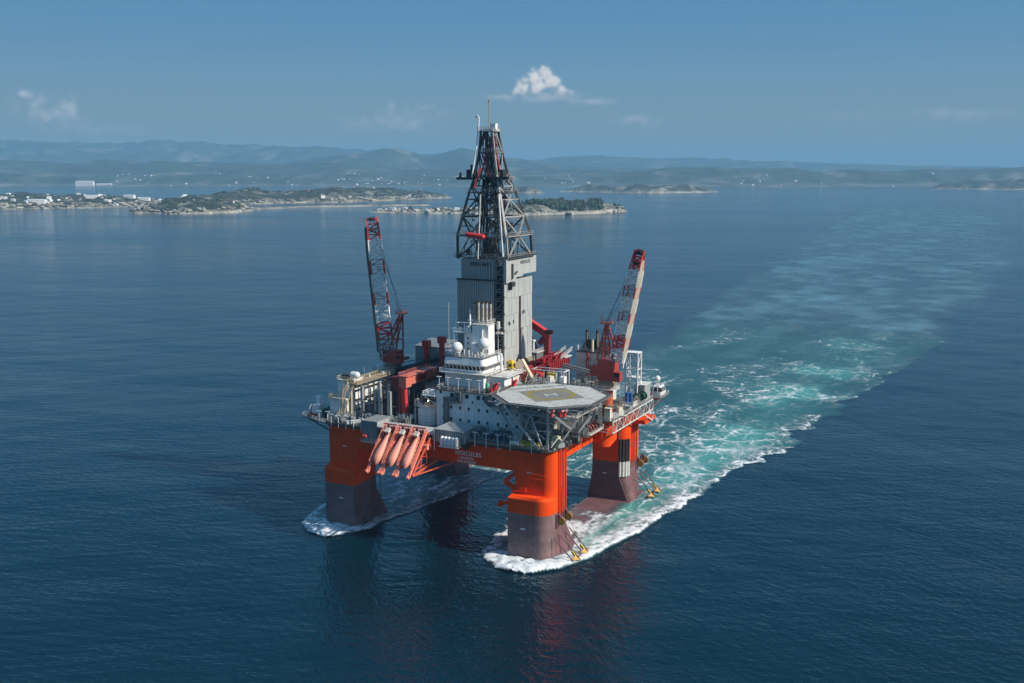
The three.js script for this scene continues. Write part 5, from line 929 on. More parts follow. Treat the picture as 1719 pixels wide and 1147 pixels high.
// ------------------------------------------------------------ free fall lifeboats on their slipways
{
  const dirz = V(0, -.66, .75).normalize(), upv = V(0, .75, .66).normalize();
  const B0 = [-12.4, 33.2, 41.6];
  const at = (o, x, s, h) => V(o[0] + x, o[1], o[2]).addScaledVector(dirz, s).addScaledVector(upv, h);
  const boat = thing('lifeboat', 'salmon pink free-fall lifeboat nose down on its slipway, leftmost of the three', 'lifeboat', B0, 'free-fall lifeboats under the bow shelter');
  { // hull of revolution-like sections: slim at the stern cabin, fullest near the nose
    const secs = [[-.2, .5, .5, .1], [.5, .55, .75, .1], [1.2, .68, .9, .05], [2.8, .92, 1.05, 0], [5, 1.18, 1.2, 0], [7.4, 1.42, 1.3, 0], [9, 1.42, 1.3, -.05], [10.2, 1.12, 1.1, -.15], [11, .66, .75, -.3], [11.5, .12, .22, -.4]], n = 18, P = [], I = [];
    secs.forEach(([s, w, h, dy]) => { for (let k = 0; k < n; k++) { const a = k / n * 6.2832, c = Math.cos(a), d = Math.sin(a), e = Math.sign(c) * Math.pow(Math.abs(c), .8) * w, g = (d > 0 ? Math.pow(d, .85) * h * 1.1 : d * h * .8) + dy; P.push(at(B0, e, s, g + 1.7)); } });
    const g = new THREE.BufferGeometry(); g.setAttribute('position', new THREE.Float32BufferAttribute(P.flatMap(v => [v.x, v.y, v.z]), 3)); for (let j = 0; j < secs.length - 1; j++) for (let k = 0; k < n; k++) { const a = j * n + k, b = j * n + (k + 1) % n, c = a + n, d = b + n; I.push(a, b, c, b, d, c); } g.setIndex(I); g.computeVertexNormals();
    // check orientation: top vertex normal should point up
    const N = g.attributes.normal, up = N.getY(5 * n + 4); if (up < 0) { g.setIndex(I.map((v, k) => I[k - k % 3 + [0, 2, 1][k % 3]])); g.computeVertexNormals(); }
    const b = new B(); b.geo(g); b.build('hull', M.boatPink, boat);
    const cb = new B(); const cq = [at(B0, -.75, -.6, 3.0), at(B0, .75, -.6, 3.0), at(B0, .75, 1.0, 3.0), at(B0, -.75, 1.0, 3.0)], cd = cq.map(v => v.clone().addScaledVector(upv, 1.0)); cb.poly(cd).poly([cq[0], cq[1], cd[1], cd[0]]).poly([cq[1], cq[2], cd[2], cd[1]]).poly([cq[2], cq[3], cd[3], cd[2]]).poly([cq[3], cq[0], cd[0], cd[3]]); cb.build('helm_cupola', M.offWhite, boat);
    const wn = new B(); for (let k = 0; k < 6; k++) { const p = at(B0, -.25, 3 + k * 1.1, 1.7 + 1.32 + .035 * k + .02), q = p.clone().addScaledVector(upv, .05); wn.tube(p.addScaledVector(upv, -.15), q, .14, .14, 8); } wn.build('hatch', M.dark, boat);
    const ke = new B().beam(at(B0, 0, .5, .55), at(B0, 0, 9.6, .3), .3, .3); ke.build('keel', M.salmonDark, boat);
  }
  copyOf(boat, 'salmon pink free-fall lifeboat nose down on its slipway, middle of the three', [B0[0] + 5.35, B0[1], B0[2]]); copyOf(boat, 'salmon pink free-fall lifeboat nose down on its slipway, rightmost of the three', [B0[0] + 10.5, B0[1], B0[2]]);
  const fr = thing('lifeboat_slipway', 'orange railed lifeboat slipway sloping out from the bow, leftmost of the three', 'slipway', B0, 'lifeboat slipways');
  for (const x of [-2.35, 2.35]) {
    new B().beam(at(B0, x, -2.2, 2.4), at(B0, x, 12.6, .7), .55, .5).build('side_rail', M.salmon, fr);
    new B().beam(at(B0, x, -2.2, 3.6), at(B0, x, 11.0, 2.0), .16).beam(at(B0, x, -2.2, 3), at(B0, x, 11, 1.4), .12).beam(at(B0, x, -2.2, 2.4), at(B0, x, -2.2, 3.6), .16).build('hand_rail', M.salmon, fr);
    const b = new B(); for (let s = -1; s < 11.5; s += 1.5) b.beam(at(B0, x, s, 2.2 - s * .12), at(B0, x, s, 3.4 - s * .12), .12); b.build('rail_post', M.salmon, fr);
    new B().beam(at(B0, x * .92, 12.2, .9), at(B0, x * .92, 13.9, .3), .9, .5).beam(at(B0, x * .92, 13.9, .2), at(B0, x * .92, 14.0, 1.4), .5, .9).build('rail_shoe', M.salmon, fr);
  }
  { const b = new B(); for (let s = -1; s < 12; s += 1.5) b.beam(at(B0, 1.3, s, 2.0 - s * .11), at(B0, 2.35, s, 2.2 - s * .12), .45, .12); b.build('step', M.salmonDark, fr); const c = new B(); for (const s of [-2, 1, 4, 7, 10]) c.beam(at(B0, -2.35, s, .4), at(B0, 2.35, s, .4), .3).beam(at(B0, -2.35, s, .4), at(B0, -2.35, s, 2.4 - s * .12), .3).beam(at(B0, 2.35, s, .4), at(B0, 2.35, s, 2.4 - s * .12), .3); c.build('cross_beam', M.salmonDark, fr);
    new B().beam(at(B0, -2.35, -2.2, 3.5), at(B0, 2.35, -2.2, 3.5), .3, .5).build('release_beam', M.salmon, fr);
    const wc = new B(), r = rng(3); for (let k = 0; k < 14; k++) { const p = at(B0, mix(-1.7, 1.7, r()), mix(-2, -.4, r()), 1.6 + r() * 1.6); wc.cb(p.x, p.y, p.z, .5 + r() * .5, .4 + r() * .4, .5); } wc.build('release_gear', M.darkRed, fr);
    const lg = new B(); lg.beam(at(B0, -2.3, 11.5, .5), [B0[0] - 2.3, 26.4, 37.4], .35).beam(at(B0, 2.3, 11.5, .5), [B0[0] + 2.3, 26.4, 37.4], .35).beam(at(B0, -2.3, 6, .6), [B0[0] - 2.3, 27, 37.4], .3).beam(at(B0, 2.3, 6, .6), [B0[0] + 2.3, 27, 37.4], .3); lg.build('strut', M.salmonDark, fr); }
  copyOf(fr, 'orange railed lifeboat slipway sloping out from the bow, middle of the three', [B0[0] + 5.35, B0[1], B0[2]]); copyOf(fr, 'orange railed lifeboat slipway sloping out from the bow, rightmost of the three', [B0[0] + 10.5, B0[1], B0[2]]);
  const X = B0[0] + 13.6, sf = thing('support_frame', 'brown triangulated steel frame that carries the lifeboat slipways at their right end', 'frame', [X, 26, 38]);
  { const b = new B(), q = (s, h) => at(B0, 13.6, s, h); b.beam(q(-1, .4), q(13, .4), .4).beam(q(13, .2), [X, 26.2, 37.4], .5).beam(q(3, .4), q(13, .2).lerp(V(X, 26.2, 37.4), .6), .25).beam(q(6, .4), q(13, .2).lerp(V(X, 26.2, 37.4), .3), .25).beam(q(0, .4), [X, 26.2, 38.2], .25).beam(q(13, .2), [X + 6, 26.2, 37.4], .35).beam([X, 26.2, 37.5], [X - 14, 26.2, 37.5], .3); b.build('brace', M.salmonDark, sf); new B().cb(X - .6, 31.8, 43, 2.4, 1.5, 2.2).build('rescue_buoy_box', M.salmon, sf); }
  // the shelter above
  const sl = thing('shelter_house', 'grey ribbed shelter house left of the lifeboats', 'shelter', [-22.3, 30, 36]); new B().box(-25, -19.6, 30, 36.4, 31.5, 39.4).build('wall', M.clad, sl);
  { const b = new B(); for (let y = 30.6; y < 36.2; y += .62) b.box(-19.6, -19.48, y, y + .3, 31.6, 39.3); b.build('rib', M.clad, sl); const c = new B(); for (let x = -24.7; x < -19.8; x += .7) c.box(x, x + .3, 30, 36.3, 39.4, 39.48); c.build('rib', M.cladDark, sl); new B().box(-25.3, -19.3, 36.4, 36.65, 31.2, 39.7).build('roof', M.clad, sl); const d = new B(); for (let z = 32; z < 39.5; z += .9) d.box(-25.2, -19.4, 36.65, 36.72, z, z + .3); d.build('roof_rib', M.cladDark, sl); new B().box(-25.1, -19.5, 30, 36.3, 39.48, 39.5).build('front_sheet', M.cladDark, sl); }
  const sr = thing('shelter_roof', 'long grey ribbed roof over the lifeboat boarding gallery', 'roof', [-8.6, 35, 38]); new B().poly([[-19.3, 35.9, 35], [-19.3, 35.2, 40], [2, 35.2, 40], [2, 35.9, 35]]).poly([[-19.3, 35.7, 35], [2, 35.7, 35], [2, 35, 40], [-19.3, 35, 40]]).box(-19.3, 2, 34.9, 35.2, 39.8, 40).build('roof', M.clad, sr); { const b = new B(); for (let x = -18.6; x < 2; x += 1.25) b.beam([x, 35.95, 35], [x, 35.25, 40], .22, .1); b.build('roof_rib', M.steel, sr); new B().box(-19.3, 2, 30.8, 35, 35, 35.4).build('back_wall', M.black, sr); const c = new B(); for (let x = -18; x < 2; x += 1.6) c.beam([x, 34.9, 39.7], [x, 33.6, 39.7], .16).beam([x, 33.7, 39.7], [x + .7, 33.5, 39.7], .16); c.build('hanger', M.galv, sr); }
  const sh = thing('shelter_house', 'grey ribbed shelter house right of the lifeboats, behind the white canisters', 'shelter', [7.2, 33.4, 36]); new B().box(2.1, 12.2, 33, 36.8, 31, 40).build('wall', M.clad, sh); new B().box(1.8, 12.5, 36.8, 37.05, 30.6, 40.3).build('roof', M.steel, sh); { const b = new B(); for (let x = 2.4; x < 12.2; x += .75) b.box(x, x + .35, 33.05, 36.7, 40, 40.09); b.build('rib', M.cladDark, sh); const c = new B(); for (let z = 31.4; z < 40; z += .75) c.box(12.2, 12.29, 33.05, 36.7, z, z + .35); c.build('rib', M.clad, sh); new B().box(12.28, 12.34, 33.2, 35.6, 35, 36).build('door', M.dark, sh); new B().box(12.2, 12.5, 31.2, 33, 32, 40).box(2.1, 12.2, 32.6, 33, 37.6, 40.2).build('plinth', M.dark, sh); new B().beam([2.2, 36.6, 40.3], [2.2, 30.4, 40.3], .22).build('white_post', M.white, sh); }
  const ca = thing('raft_canister', 'row of white ribbed life raft canisters on a bracket under the right shelter house', 'life raft', [8.4, 32.6, 42]);
  for (let k = 0; k < 5; k++) { const x = 6 + k * 1.25, m = new B().geo(new THREE.CapsuleGeometry(.62, 1.9, 6, 12), new THREE.Matrix4().makeTranslation(x, 34.1, 42)).build('canister', M.white, ca); const b = new B(); for (const y of [33.2, 34.1, 35]) b.cyl(x, 42, y, y + .12, .66, 12); b.build('strap', M.offWhite, m); } new B().box(5.2, 11.8, 32.3, 32.6, 40.2, 42.8).box(5.2, 11.8, 32.6, 35.2, 41.1, 41.3).build('bracket', M.offWhite, ca);
  solo('float', 'orange-red buoy on the front of the left shelter house', 'buoy', [-23.9, 31.4, 40.3], new B().geo(new THREE.CapsuleGeometry(.55, 1, 6, 12), new THREE.Matrix4().makeRotationZ(1.57).setPosition(-23.9, 31.6, 40.3)), M.redBright);
  const lad = new B(); lad.beam([-21.4, 28.8, 40.1], [-21.4, 33.6, 40.1], .14).beam([-23, 30, 40.2], [-20, 30, 40.2], .1).rail([[-25.4, 29.9, 40.6], [-19.6, 29.9, 40.6]], 1.1, 1).box(-25.4, -19.4, 29.7, 29.9, 39.6, 40.7); solo('gallery', 'narrow railed gallery along the foot of the left shelter house', 'gallery', [-22, 29.7, 40], lad, M.galv);
}

// ------------------------------------------------------------ things on deck
{ // gantry crane
  const t = thing('gantry_crane', 'salmon-red gantry beam crane running aft from a tall leg left of the accommodation block', 'gantry crane', [-17, 34, 16]);
  new B().box(-18.2, -15.8, 46.4, 49.4, 8, 25).box(-18.4, -15.6, 45.8, 49.2, 24.9, 28.2).build('beam', M.gantry, t);
  new B().box(-21.6, -18.4, 45.9, 49.0, 25.4, 28).build('beam_end', M.darkRed, t); new B().box(-18.25, -15.75, 46.8, 49.0, 15.4, 20.6).build('trolley', M.darkRed, t);
  new B().box(-18.9, -15.2, 49.4, 49.6, 8, 28).rail([[-18.8, 49.6, 8], [-18.8, 49.6, 28], [-15.3, 49.6, 28]], 1, 1.6, .08).build('walkway', M.gantry, t);
  const lg = new B(); lg.beam([-17.4, 45.8, 26.6], [-17.2, 37, 26.6], 1.7, 1.5).beam([-17.2, 37, 26.6], [-17.2, 34, 26.6], 1.0, 1.0); lg.build('leg', M.redBright, t); new B().box(-19.6, -18.3, 34, 46, 25.8, 27.4).build('leg', M.darkRed, t);
  new B().beam([-17, 45.8, 9], [-17, 34, 9], 1.2).build('leg', M.darkRed, t);
  new B().box(-17.4, -16.6, 44.6, 46.4, 12, 13).cyl(-17, 12.5, 43.4, 44.6, .12, 6).build('hoist_hook', M.dark, t);
}
{ // riser rack on the left
  const t = thing('riser_rack', 'rack of tall cream panels behind grey posts on the left side of the deck', 'rack', [-34, 34, 18]);
  for (let k = 0; k < 8; k++) { const z = 28.6 - k * 2.9; new B().box(-36.4, -35.2, 34.2, 44.6 - (k % 3) * .5, z - 1.2, z + 1.2).build('panel', M.white, t); }
  for (let k = 0; k < 5; k++) { const z = 30 - k * 5.8; new B().box(-35.1, -34.6, 34, 45.8, z - .25, z + .25).build('post', M.grey, t); }
  for (const [x, z, h] of [[-31.7, 30, 45.4], [-24.6, 30, 45.3], [-20.8, 30, 44.5], [-28.4, 27, 44], [-31.6, 20, 45], [-31.6, 12, 45], [-26, 22, 44.8]]) new B().box(x - .45, x + .45, 34, h, z - .45, z + .45).build('post', M.steel, t);
  const b = new B(); for (const y of [37, 40.4, 43.6]) b.beam([-34.4, y, 30], [-34.4, y, 6], .36); b.beam([-31.7, 41, 30], [-20.8, 40.4, 30], .34).beam([-31.7, 36.6, 30], [-24.6, 36.8, 30], .34).beam([-31.7, 41, 30], [-31.7, 40, 12], .34).beam([-31.7, 38, 30], [-28.5, 34.4, 26], .3); b.build('cross_beam', M.dark, t);
  const r = new B(); r.rail([[-37.5, 46, 31], [-37.5, 46, 8], [-33, 46, 8], [-33, 46, 31], [-37.5, 46, 31]], 1.1, 2, .15).box(-37.5, -33, 45.7, 46, 8, 31).beam([-38, 46.4, 31], [-38.6, 46.4, 6], .4).beam([-37, 46, 33], [-36.6, 34.3, 36], .34).beam([-33, 46, 33], [-35, 37, 36], .3); r.build('top_gallery', M.tan, t);
  new B().beam([-35.6, 45.6, 32], [-39.4, 34.4, 33.6], .55, .5).beam([-34.4, 45, 32.2], [-33.8, 35, 33.4], .4).build('brace', M.beige, t);
  new B().cyl(-33.4, 26, 46, 51, .07, 5).build('aerial', M.galv, t);
  const lb = new B(); lb.cb(-35, 46.9, 30, 1, .8, 1).cb(-34.4, 47.2, 22, .8, 1, .8).cb(-33.6, 47, 15, 1, .8, 1); lb.build('box', M.offWhite, t);
}
{ // white houses at the left corner
  const t = thing('equipment_house', 'pale blue-white stepped equipment house at the left corner of the deck', 'deck house', [-40, 34, 29]);
  new B().box(-43.4, -37.1, 34, 40.6, 25.4, 32).build('lower_wall', M.white, t); new B().box(-42, -36.6, 40.6, 46.4, 22, 29.2).build('upper_wall', M.white, t);
  new B().box(-43.7, -36.8, 40.6, 40.85, 25, 32.3).build('roof', M.offWhite, t); new B().box(-42.3, -36.4, 46.4, 46.6, 21.8, 29.5).build('roof', M.offWhite, t);
  new B().rail([[-43.6, 40.8, 26], [-43.6, 40.8, 32.2], [-37, 40.8, 32.2]], 1.2, 1.1, .1).rail([[-42.2, 46.6, 22], [-42.2, 46.6, 29.4], [-36.6, 46.6, 29.4]], 1.1, 1.2, .1).build('roof_rail', M.beige, t);
  const st = new B(); st.beam([-42.8, 40.9, 33], [-37.6, 43.2, 33], 1.2, .3).beam([-37.6, 43.2, 33], [-35.4, 46.6, 32.6], 1, .3); st.rail([[-42.8, 40.9, 33.6], [-37.6, 43.2, 33.6]], 1.1, 1, .12); st.build('stairs', M.beige, t);
  new B().box(-41.4, -38.8, 46.6, 48.2, 24, 28).build('dark_shelter', M.dark, t); new B().geo(new THREE.CapsuleGeometry(1.15, 1.6, 6, 14), new THREE.Matrix4().makeRotationZ(Math.PI / 2).setPosition(-36.2, 48.3, 27.6)).build('dome_tank', M.white, t);
  new B().box(-37.05, -36.6, 34, 40.6, 30, 31.9).build('end_column', M.cream, t); const r = new B(); for (let k = 0; k < 7; k++) r.cyl(-43 + k * .9, 33.2, 34, 36.6 + (k % 3) * .5, .28, 8); r.build('gas_bottle', M.offWhite, t);
  new B().box(-44, -37, 34, 36, 32.4, 33).build('bottle_rack', M.galv, t);
}
{ // round tank beside the accommodation
  const t = thing('storage_tank', 'white round tank with railed top beside the accommodation block', 'tank', [-9.6, 34, 24.4]);
  new B().cyl(-9.7, 24.2, 34, 40, 3.4, 28).build('shell', M.white, t); new B().cyl(-9.7, 24.2, 40, 40.4, 3.9, 28).build('rim', M.offWhite, t);
  const p = Array.from({ length: 15 }, (_, k) => [-9.7 + 3.7 * Math.cos(k / 14 * 6.283), 40.4, 24.2 + 3.7 * Math.sin(k / 14 * 6.283)]); new B().rail(p, 1.1, 1.6, .09).build('hand_rail', M.offWhite, t);
  const b = new B(); for (const y of [35, 36, 37]) b.cyl(-9.7, 24.2, y, y + .12, 3.46, 28); b.build('hoop', M.galv, t); new B().box(-11.5, -8.4, 40.4, 41.6, 22.6, 25.4).build('tarpaulin', M.tarp, t);
  new B().path([[-13.6, 34, 26], [-13.6, 41.6, 26], [-12.4, 42.2, 26], [-12.4, 40.4, 25.6]], .3).build('pipe', M.offWhite, t);
  const lamp = thing('deck_lamp', 'glowing warm deck lamp over the round tank', 'lamp', [-7.7, 42.3, 27.4]); new B().ball(-7.7, 42.4, 27.4, .22, 10, 8).build('bulb', new THREE.MeshStandardMaterial({ color: 0xffffff, emissive: new THREE.Color().setRGB(1, .62, .25), emissiveIntensity: 4 }), lamp); new B().beam([-7.7, 40.4, 27.3], [-7.7, 42.1, 27.3], .12).box(-8.1, -7.3, 42.62, 42.74, 27, 27.8).build('bracket', M.dark, lamp);
  const pl = new THREE.PointLight(new THREE.Color().setRGB(1, .62, .25), 4); pl.position.copy(toWorld(-7.7, 42.3, 27.75)); pl.castShadow = true; scene.add(pl);
}
{ const t = thing('corrugated_house', 'white corrugated store between the gantry leg and the accommodation block', 'deck house', [-9.5, 40, 16]); new B().box(-13.6, -5, 34, 45.6, 8, 19.6).build('wall', M.cladDark, t); const b = new B(); for (let x = -13.4; x < -5; x += .8) b.box(x, x + .35, 40.4, 45.4, 19.6, 19.75); b.build('rib', M.clad, t); new B().box(-14, -4.9, 45.6, 45.85, 7.6, 20).build('roof', M.deck, t);
  const g = thing('lookout_platform', 'white lattice platform at the left end of the accommodation roof', 'platform', [-7, 44, 26]); const c = new B(); c.box(-9.6, -4.9, 44, 44.25, 23.8, 28.2).rail([[-4.9, 44.25, 28.1], [-9.5, 44.25, 28.1], [-9.5, 44.25, 23.9], [-4.9, 44.25, 23.9]], 1.2, .9, .12).beam([-9.4, 44, 28], [-4.9, 41.4, 27.2], .22).lattice([-9.5, 44.2, 28.1], [-4.9, 44.2, 28.1], [-9.5, 45.4, 28.1], [-4.9, 45.4, 28.1], 5, .1); c.cb(-7, 45, 26, 1.6, 1.4, 1.6); c.build('frame', M.white, g); }
{ // dark pipe rack
  const t = thing('pipe_rack', 'dark forest of upright pipes between the cream rack and the gantry leg', 'pipe rack', [-24, 34, 22]); const r = rng(12); for (let k = 0; k < 46; k++) { const x = mix(-31, -10.8, r()), z = mix(10, 29, r()); new B().cyl(x, z, 34, mix(38.5, 45.6, r()), .16 + r() * .2, 7).build('upright_pipe', [M.midGrey, M.dark, M.rustPipe, M.grey, M.dark][fl(r() * 5)], t); }
  const b = new B(); for (let k = 0; k < 24; k++) { const y = mix(35, 44, r()), z = mix(12, 29, r()), x = mix(-31, -16, r()); r() < .6 ? b.beam([x, y, z], [x + 3 + r() * 6, y, z], .24) : b.beam([x, y, z], [x, y, z - 3 - r() * 6], .24); } b.build('cross_pipe', M.dark, t);
  const c = new B(); for (let k = 0; k < 12; k++) c.cb(mix(-29, -12, r()), 34.6 + r() * 2.6, mix(24, 30, r()), .5 + r(), .5 + r(), .5 + r()); c.build('valve', M.offWhite, t); new B().beam([-22.4, 34, 29], [-22.4, 43.6, 29], .2).beam([-21.4, 34, 29], [-21.4, 43.6, 29], .2).lattice([-22.4, 34, 29], [-22.4, 43.6, 29], [-21.4, 34, 29], [-21.4, 43.6, 29], 10, .12, 0).rail([[-27, 43.4, 29], [-21.4, 43.4, 29]], 1.1, 1.2, .1).build('ladder', M.galv, t);
  new B().box(-24, -21.4, 43.2, 46.4, 21, 24).build('red_hopper', M.darkRed, t);
}
{ const t = thing('tarpaulin_stack', 'low stack under a dark blue tarpaulin behind the left shelter house', 'tarpaulin', [-27, 34, 32]); new B().loft([{ y: 34, ring: rrect(-31.4, -22, 29, 34, 1) }, { y: 36, ring: rrect(-31, -22.4, 29.4, 33.6, .8) }, { y: 36.6, ring: rrect(-29.4, -24, 30.4, 32.8, .6) }]).build('cover', M.tarp, t); }
{ // grey house and the two red masts behind
  const t = thing('mud_house', 'pale grey corrugated house behind the gantry, left of the derrick', 'deck house', [-31, 44, -17]); new B().box(-37.2, -25.6, 36, 52.3, -23, -12).build('wall', M.clad, t); const b = new B(); for (let x = -37; x < -25.8; x += .75) b.box(x, x + .3, 40, 52.2, -12, -11.88); b.build('rib', M.steel, t); new B().poly([[-37.4, 52.3, -11.8], [-25.4, 52.3, -11.8], [-25.4, 53.6, -23.2], [-37.4, 53.6, -23.2]]).box(-37.4, -25.4, 51.9, 52.25, -23.2, -11.8).build('roof', M.cladDark, t);
  new B().box(-25.6, -8, 36, 51.6, -19, -8).build('annex', M.cladDark, t); new B().beam([-26, 52, -8], [-8, 55.6, -8], .5).build('white_boom', M.offWhite, t);
  for (const [x, z, y0, y1, n] of [[-29.5, -7.4, 46, 55.4, 'left'], [-23.2, -7.6, 48, 57.2, 'right']]) { const m = thing('red_mast', `red square mast before the grey house, the ${n} one`, 'mast', [x, 34, z], 'red masts before the grey house'); new B().box(x - .75, x + .75, 34, y1 - 2.2, z - .7, z + .7).build('mast', M.redBright, m); new B().box(x - 1.3, x + 1.3, y1 - 2.4, y1, z - 1.1, z + 1.1).build('mast_head', M.redBright, m); const l = new B(); for (let y = y0; y < y1 - 2.5; y += .8) l.cb(x + .4, y, z + .74, .5, .16, .1); l.build('rung', M.dark, m); } }
{ // conveyor and dark gear between the left crane and grey house
  const t = thing('conveyor', 'dark green-grey covered conveyor sloping up towards the grey house', 'conveyor', [-30, 40, -2]); new B().beam([-37, 45.2, 3], [-25.5, 48.6, -9], 2.6, 1.4).build('trough', M.dark, t); new B().beam([-36, 46.4, 5], [-24.6, 49.8, -7], .18).beam([-37.6, 47, 2], [-26, 50.4, -9.6], .18).build('hand_rail', M.darkGreen, t); const b = new B(); for (const [x, z] of [[-36, 4], [-31, -2], [-27, -7]]) b.beam([x, 34, z], [x, 45.6, z], .5); b.build('post', M.midGrey, t); new B().box(-35, -21, 34, 44, -8, 6).build('plant_room', M.dark, t);
  const w = thing('winch_house', 'small pale house at the foot of the left crane', 'deck house', [-41, 44, 5]); new B().box(-40.4, -36.4, 41, 46.6, 8, 11).build('wall', M.offWhite, w); new B().rail([[-40.4, 46.6, 8], [-40.4, 46.6, 11], [-36.4, 46.6, 11]], 1, 1, .1).build('roof_rail', M.galv, w); const g = new B(); g.ball(-38.8, 48, 10, .5, 10, 8); g.build('flood_light', M.white, w); }
{ // red knuckle boom crane aft of the derrick
  const t = thing('knuckle_boom_crane', 'bright red knuckle-boom crane bending behind the derrick wall', 'crane', [12, 50, -22]);
  new B().beam([11.6, 34, -22], [11.6, 52, -22], 2, 2).beam([11.6, 52, -22], [11.6, 58.6, -22], 1.7, 1.9).build('column', M.crimson, t); new B().beam([12.2, 58.2, -22], [4.6, 62.4, -22], 2.4, 2.2).beam([4.6, 62.4, -22], [1, 63.4, -22], 2, 1.8).build('boom', M.redBright, t);
  new B().beam([11.2, 58, -22], [8.6, 54.8, -22], 1.4, 1.8).beam([8.8, 52, -21.4], [5.6, 57.6, -21.4], .5).beam([8.2, 51.6, -21.4], [5, 57.4, -21.4], .3).build('knuckle', M.darkRed, t); new B().tube([11.4, 59.4, -21], [13.8, 59.6, -21], .8, .8, 12).box(12.6, 14.2, 58.8, 60.2, -22, -20.6).build('winch', M.black, t);
  const h = thing('pump_house', 'grey railed pump house beside the derrick foot', 'deck house', [8, 46, -18]); new B().box(5, 10.6, 36, 52.6, -22, -15.4).build('wall', M.midGrey, h); new B().rail([[5, 52.8, -15.3], [10.7, 52.8, -15.3], [10.7, 52.8, -22]], 1.2, 1, .1).box(5, 11, 52.6, 52.85, -22.2, -15).beam([9.6, 36, -15.2], [9.6, 52.6, -15.2], .5).build('roof_rail', M.offWhite, h); new B().cyl(8.6, -17, 52.8, 56.4, .4, 10).cyl(8.6, -17, 56.4, 57, .75, 10).build('vent', M.white, h); }
{ // red pipe catwalk
  const t = thing('pipe_catwalk', 'dark red pipe-handling catwalk running aft beside the derrick', 'catwalk', [15.6, 48, -11]);
  new B().box(13, 17.4, 47.4, 49.2, -28, 7.4).build('trough', M.red, t); new B().box(17.4, 17.7, 47.2, 49.9, -28, 7.4).box(12.8, 13, 47.2, 49.9, -28, 7.4).build('side_girder', M.crimson, t);
  const p = new B(); for (let z = 7; z > -28; z -= 1.7) p.box(17.7, 17.95, 47.3, 49.8, z - .15, z + .15); p.build('stiffener', M.darkRed, t); const g = new B(), r = rng(17); for (let k = 0; k < 42; k++) { const z = mix(-26, 3, r()), x = mix(13.2, 16.6, r()), s = .5 + r() * 1.3; g.cb(x, 49.2 + s / 2 + r() * 1.6, z, s, s, s * 1.3); } for (let k = 0; k < 10; k++) { const z = mix(-24, 0, r()); g.beam([13.4, 49.4, z], [15.4, 52.6, z - 2], .35); } g.build('handling_gear', M.crimson, t);
  new B().rail([[17.8, 49.9, 7.2], [17.8, 49.9, -22]], 1.1, 1.6, .09).build('hand_rail', M.red, t); new B().beam([17.6, 50.4, -20], [17.6, 52, -30], .3).rail([[17.9, 50.2, -20], [17.9, 52, -30]], 1.4, 1.2, .14).rail([[15.2, 50.2, -20], [15.2, 52, -30]], 1.4, 1.2, .14).box(15, 18, 50, 50.3, -30.4, -24).beam([16.6, 44, -30], [16.6, 50, -30], .7).build('end_gallery', M.offWhite, t); const l = new B(); for (const z of [5, -5, -15, -26]) for (const x of [13.4, 17]) l.beam([x, 34, z], [x, 47.4, z], .6); l.build('leg', M.galv, t); }
{ // engine house with twin stacks
  const t = thing('engine_house', 'white engine house with two dark exhaust stacks on the far right of the deck', 'deck house', [24, 40, -34]); new B().box(19.6, 32, 34, 51.6, -38, -30).build('wall', M.offWhite, t); new B().box(19.3, 32.3, 51.6, 51.9, -38.3, -29.7).build('roof', M.dark, t); new B().rail([[19.5, 51.9, -38], [19.5, 51.9, -29.9], [32, 51.9, -29.9]], 1.1, 1.4, .1).build('roof_rail', M.galv, t);
  for (const x of [22.4, 26.4]) { new B().cyl(x, -33, 51.8, 59.4, .62, 12).build('exhaust_stack', M.dark, t); new B().cyl(x + .3, -32.2, 53.6, 58.4, .3, 8).build('pipe', M.rustPipe, t); } new B().box(22.8, 25.6, 52, 56, -33.4, -31).build('silencer', M.black, t); new B().cyl(25.4, -30.8, 52, 56.2, .42, 10).build('pipe', M.cream, t); new B().path([[24, 51.6, -29.6], [24.4, 49.8, -29.5], [23.7, 48.6, -29.5], [24.2, 46.4, -29.5], [24, 43, -29.5]], .5, 8).build('red_hose', M.darkRed, t); new B().cyl(20, -30.4, 51.9, 54, .35, 8).build('vent', M.white, t); }
{ // white lattice tower
  const t = thing('lattice_tower', 'white open lattice tower near the right aft corner of the deck', 'tower', [41, 36, -30]); const c = [[39.2, -28], [43.4, -28], [43.4, -31.6], [39.2, -31.6]], y0 = 36, y1 = 53; for (const [x, z] of c) new B().beam([x, y0, z], [x, y1, z], .5).build('leg', M.white, t);
  for (let f = 0; f < 4; f++) { const [a, b] = [c[f], c[(f + 1) % 4]], m = new B(); m.lattice([a[0], y0, a[1]], [a[0], y1, a[1]], [b[0], y0, b[1]], [b[0], y1, b[1]], 3, .26); m.build('bracing', M.white, t); } new B().box(38.9, 43.7, y1, y1 + .3, -31.9, -27.7).build('top_frame', M.white, t); new B().box(39.4, 43.4, 44.2, 44.5, -31.4, -28).build('platform', M.white, t); new B().cyl(39.4, -28, 53.3, 55.6, .08, 6).build('aerial', M.offWhite, t); }
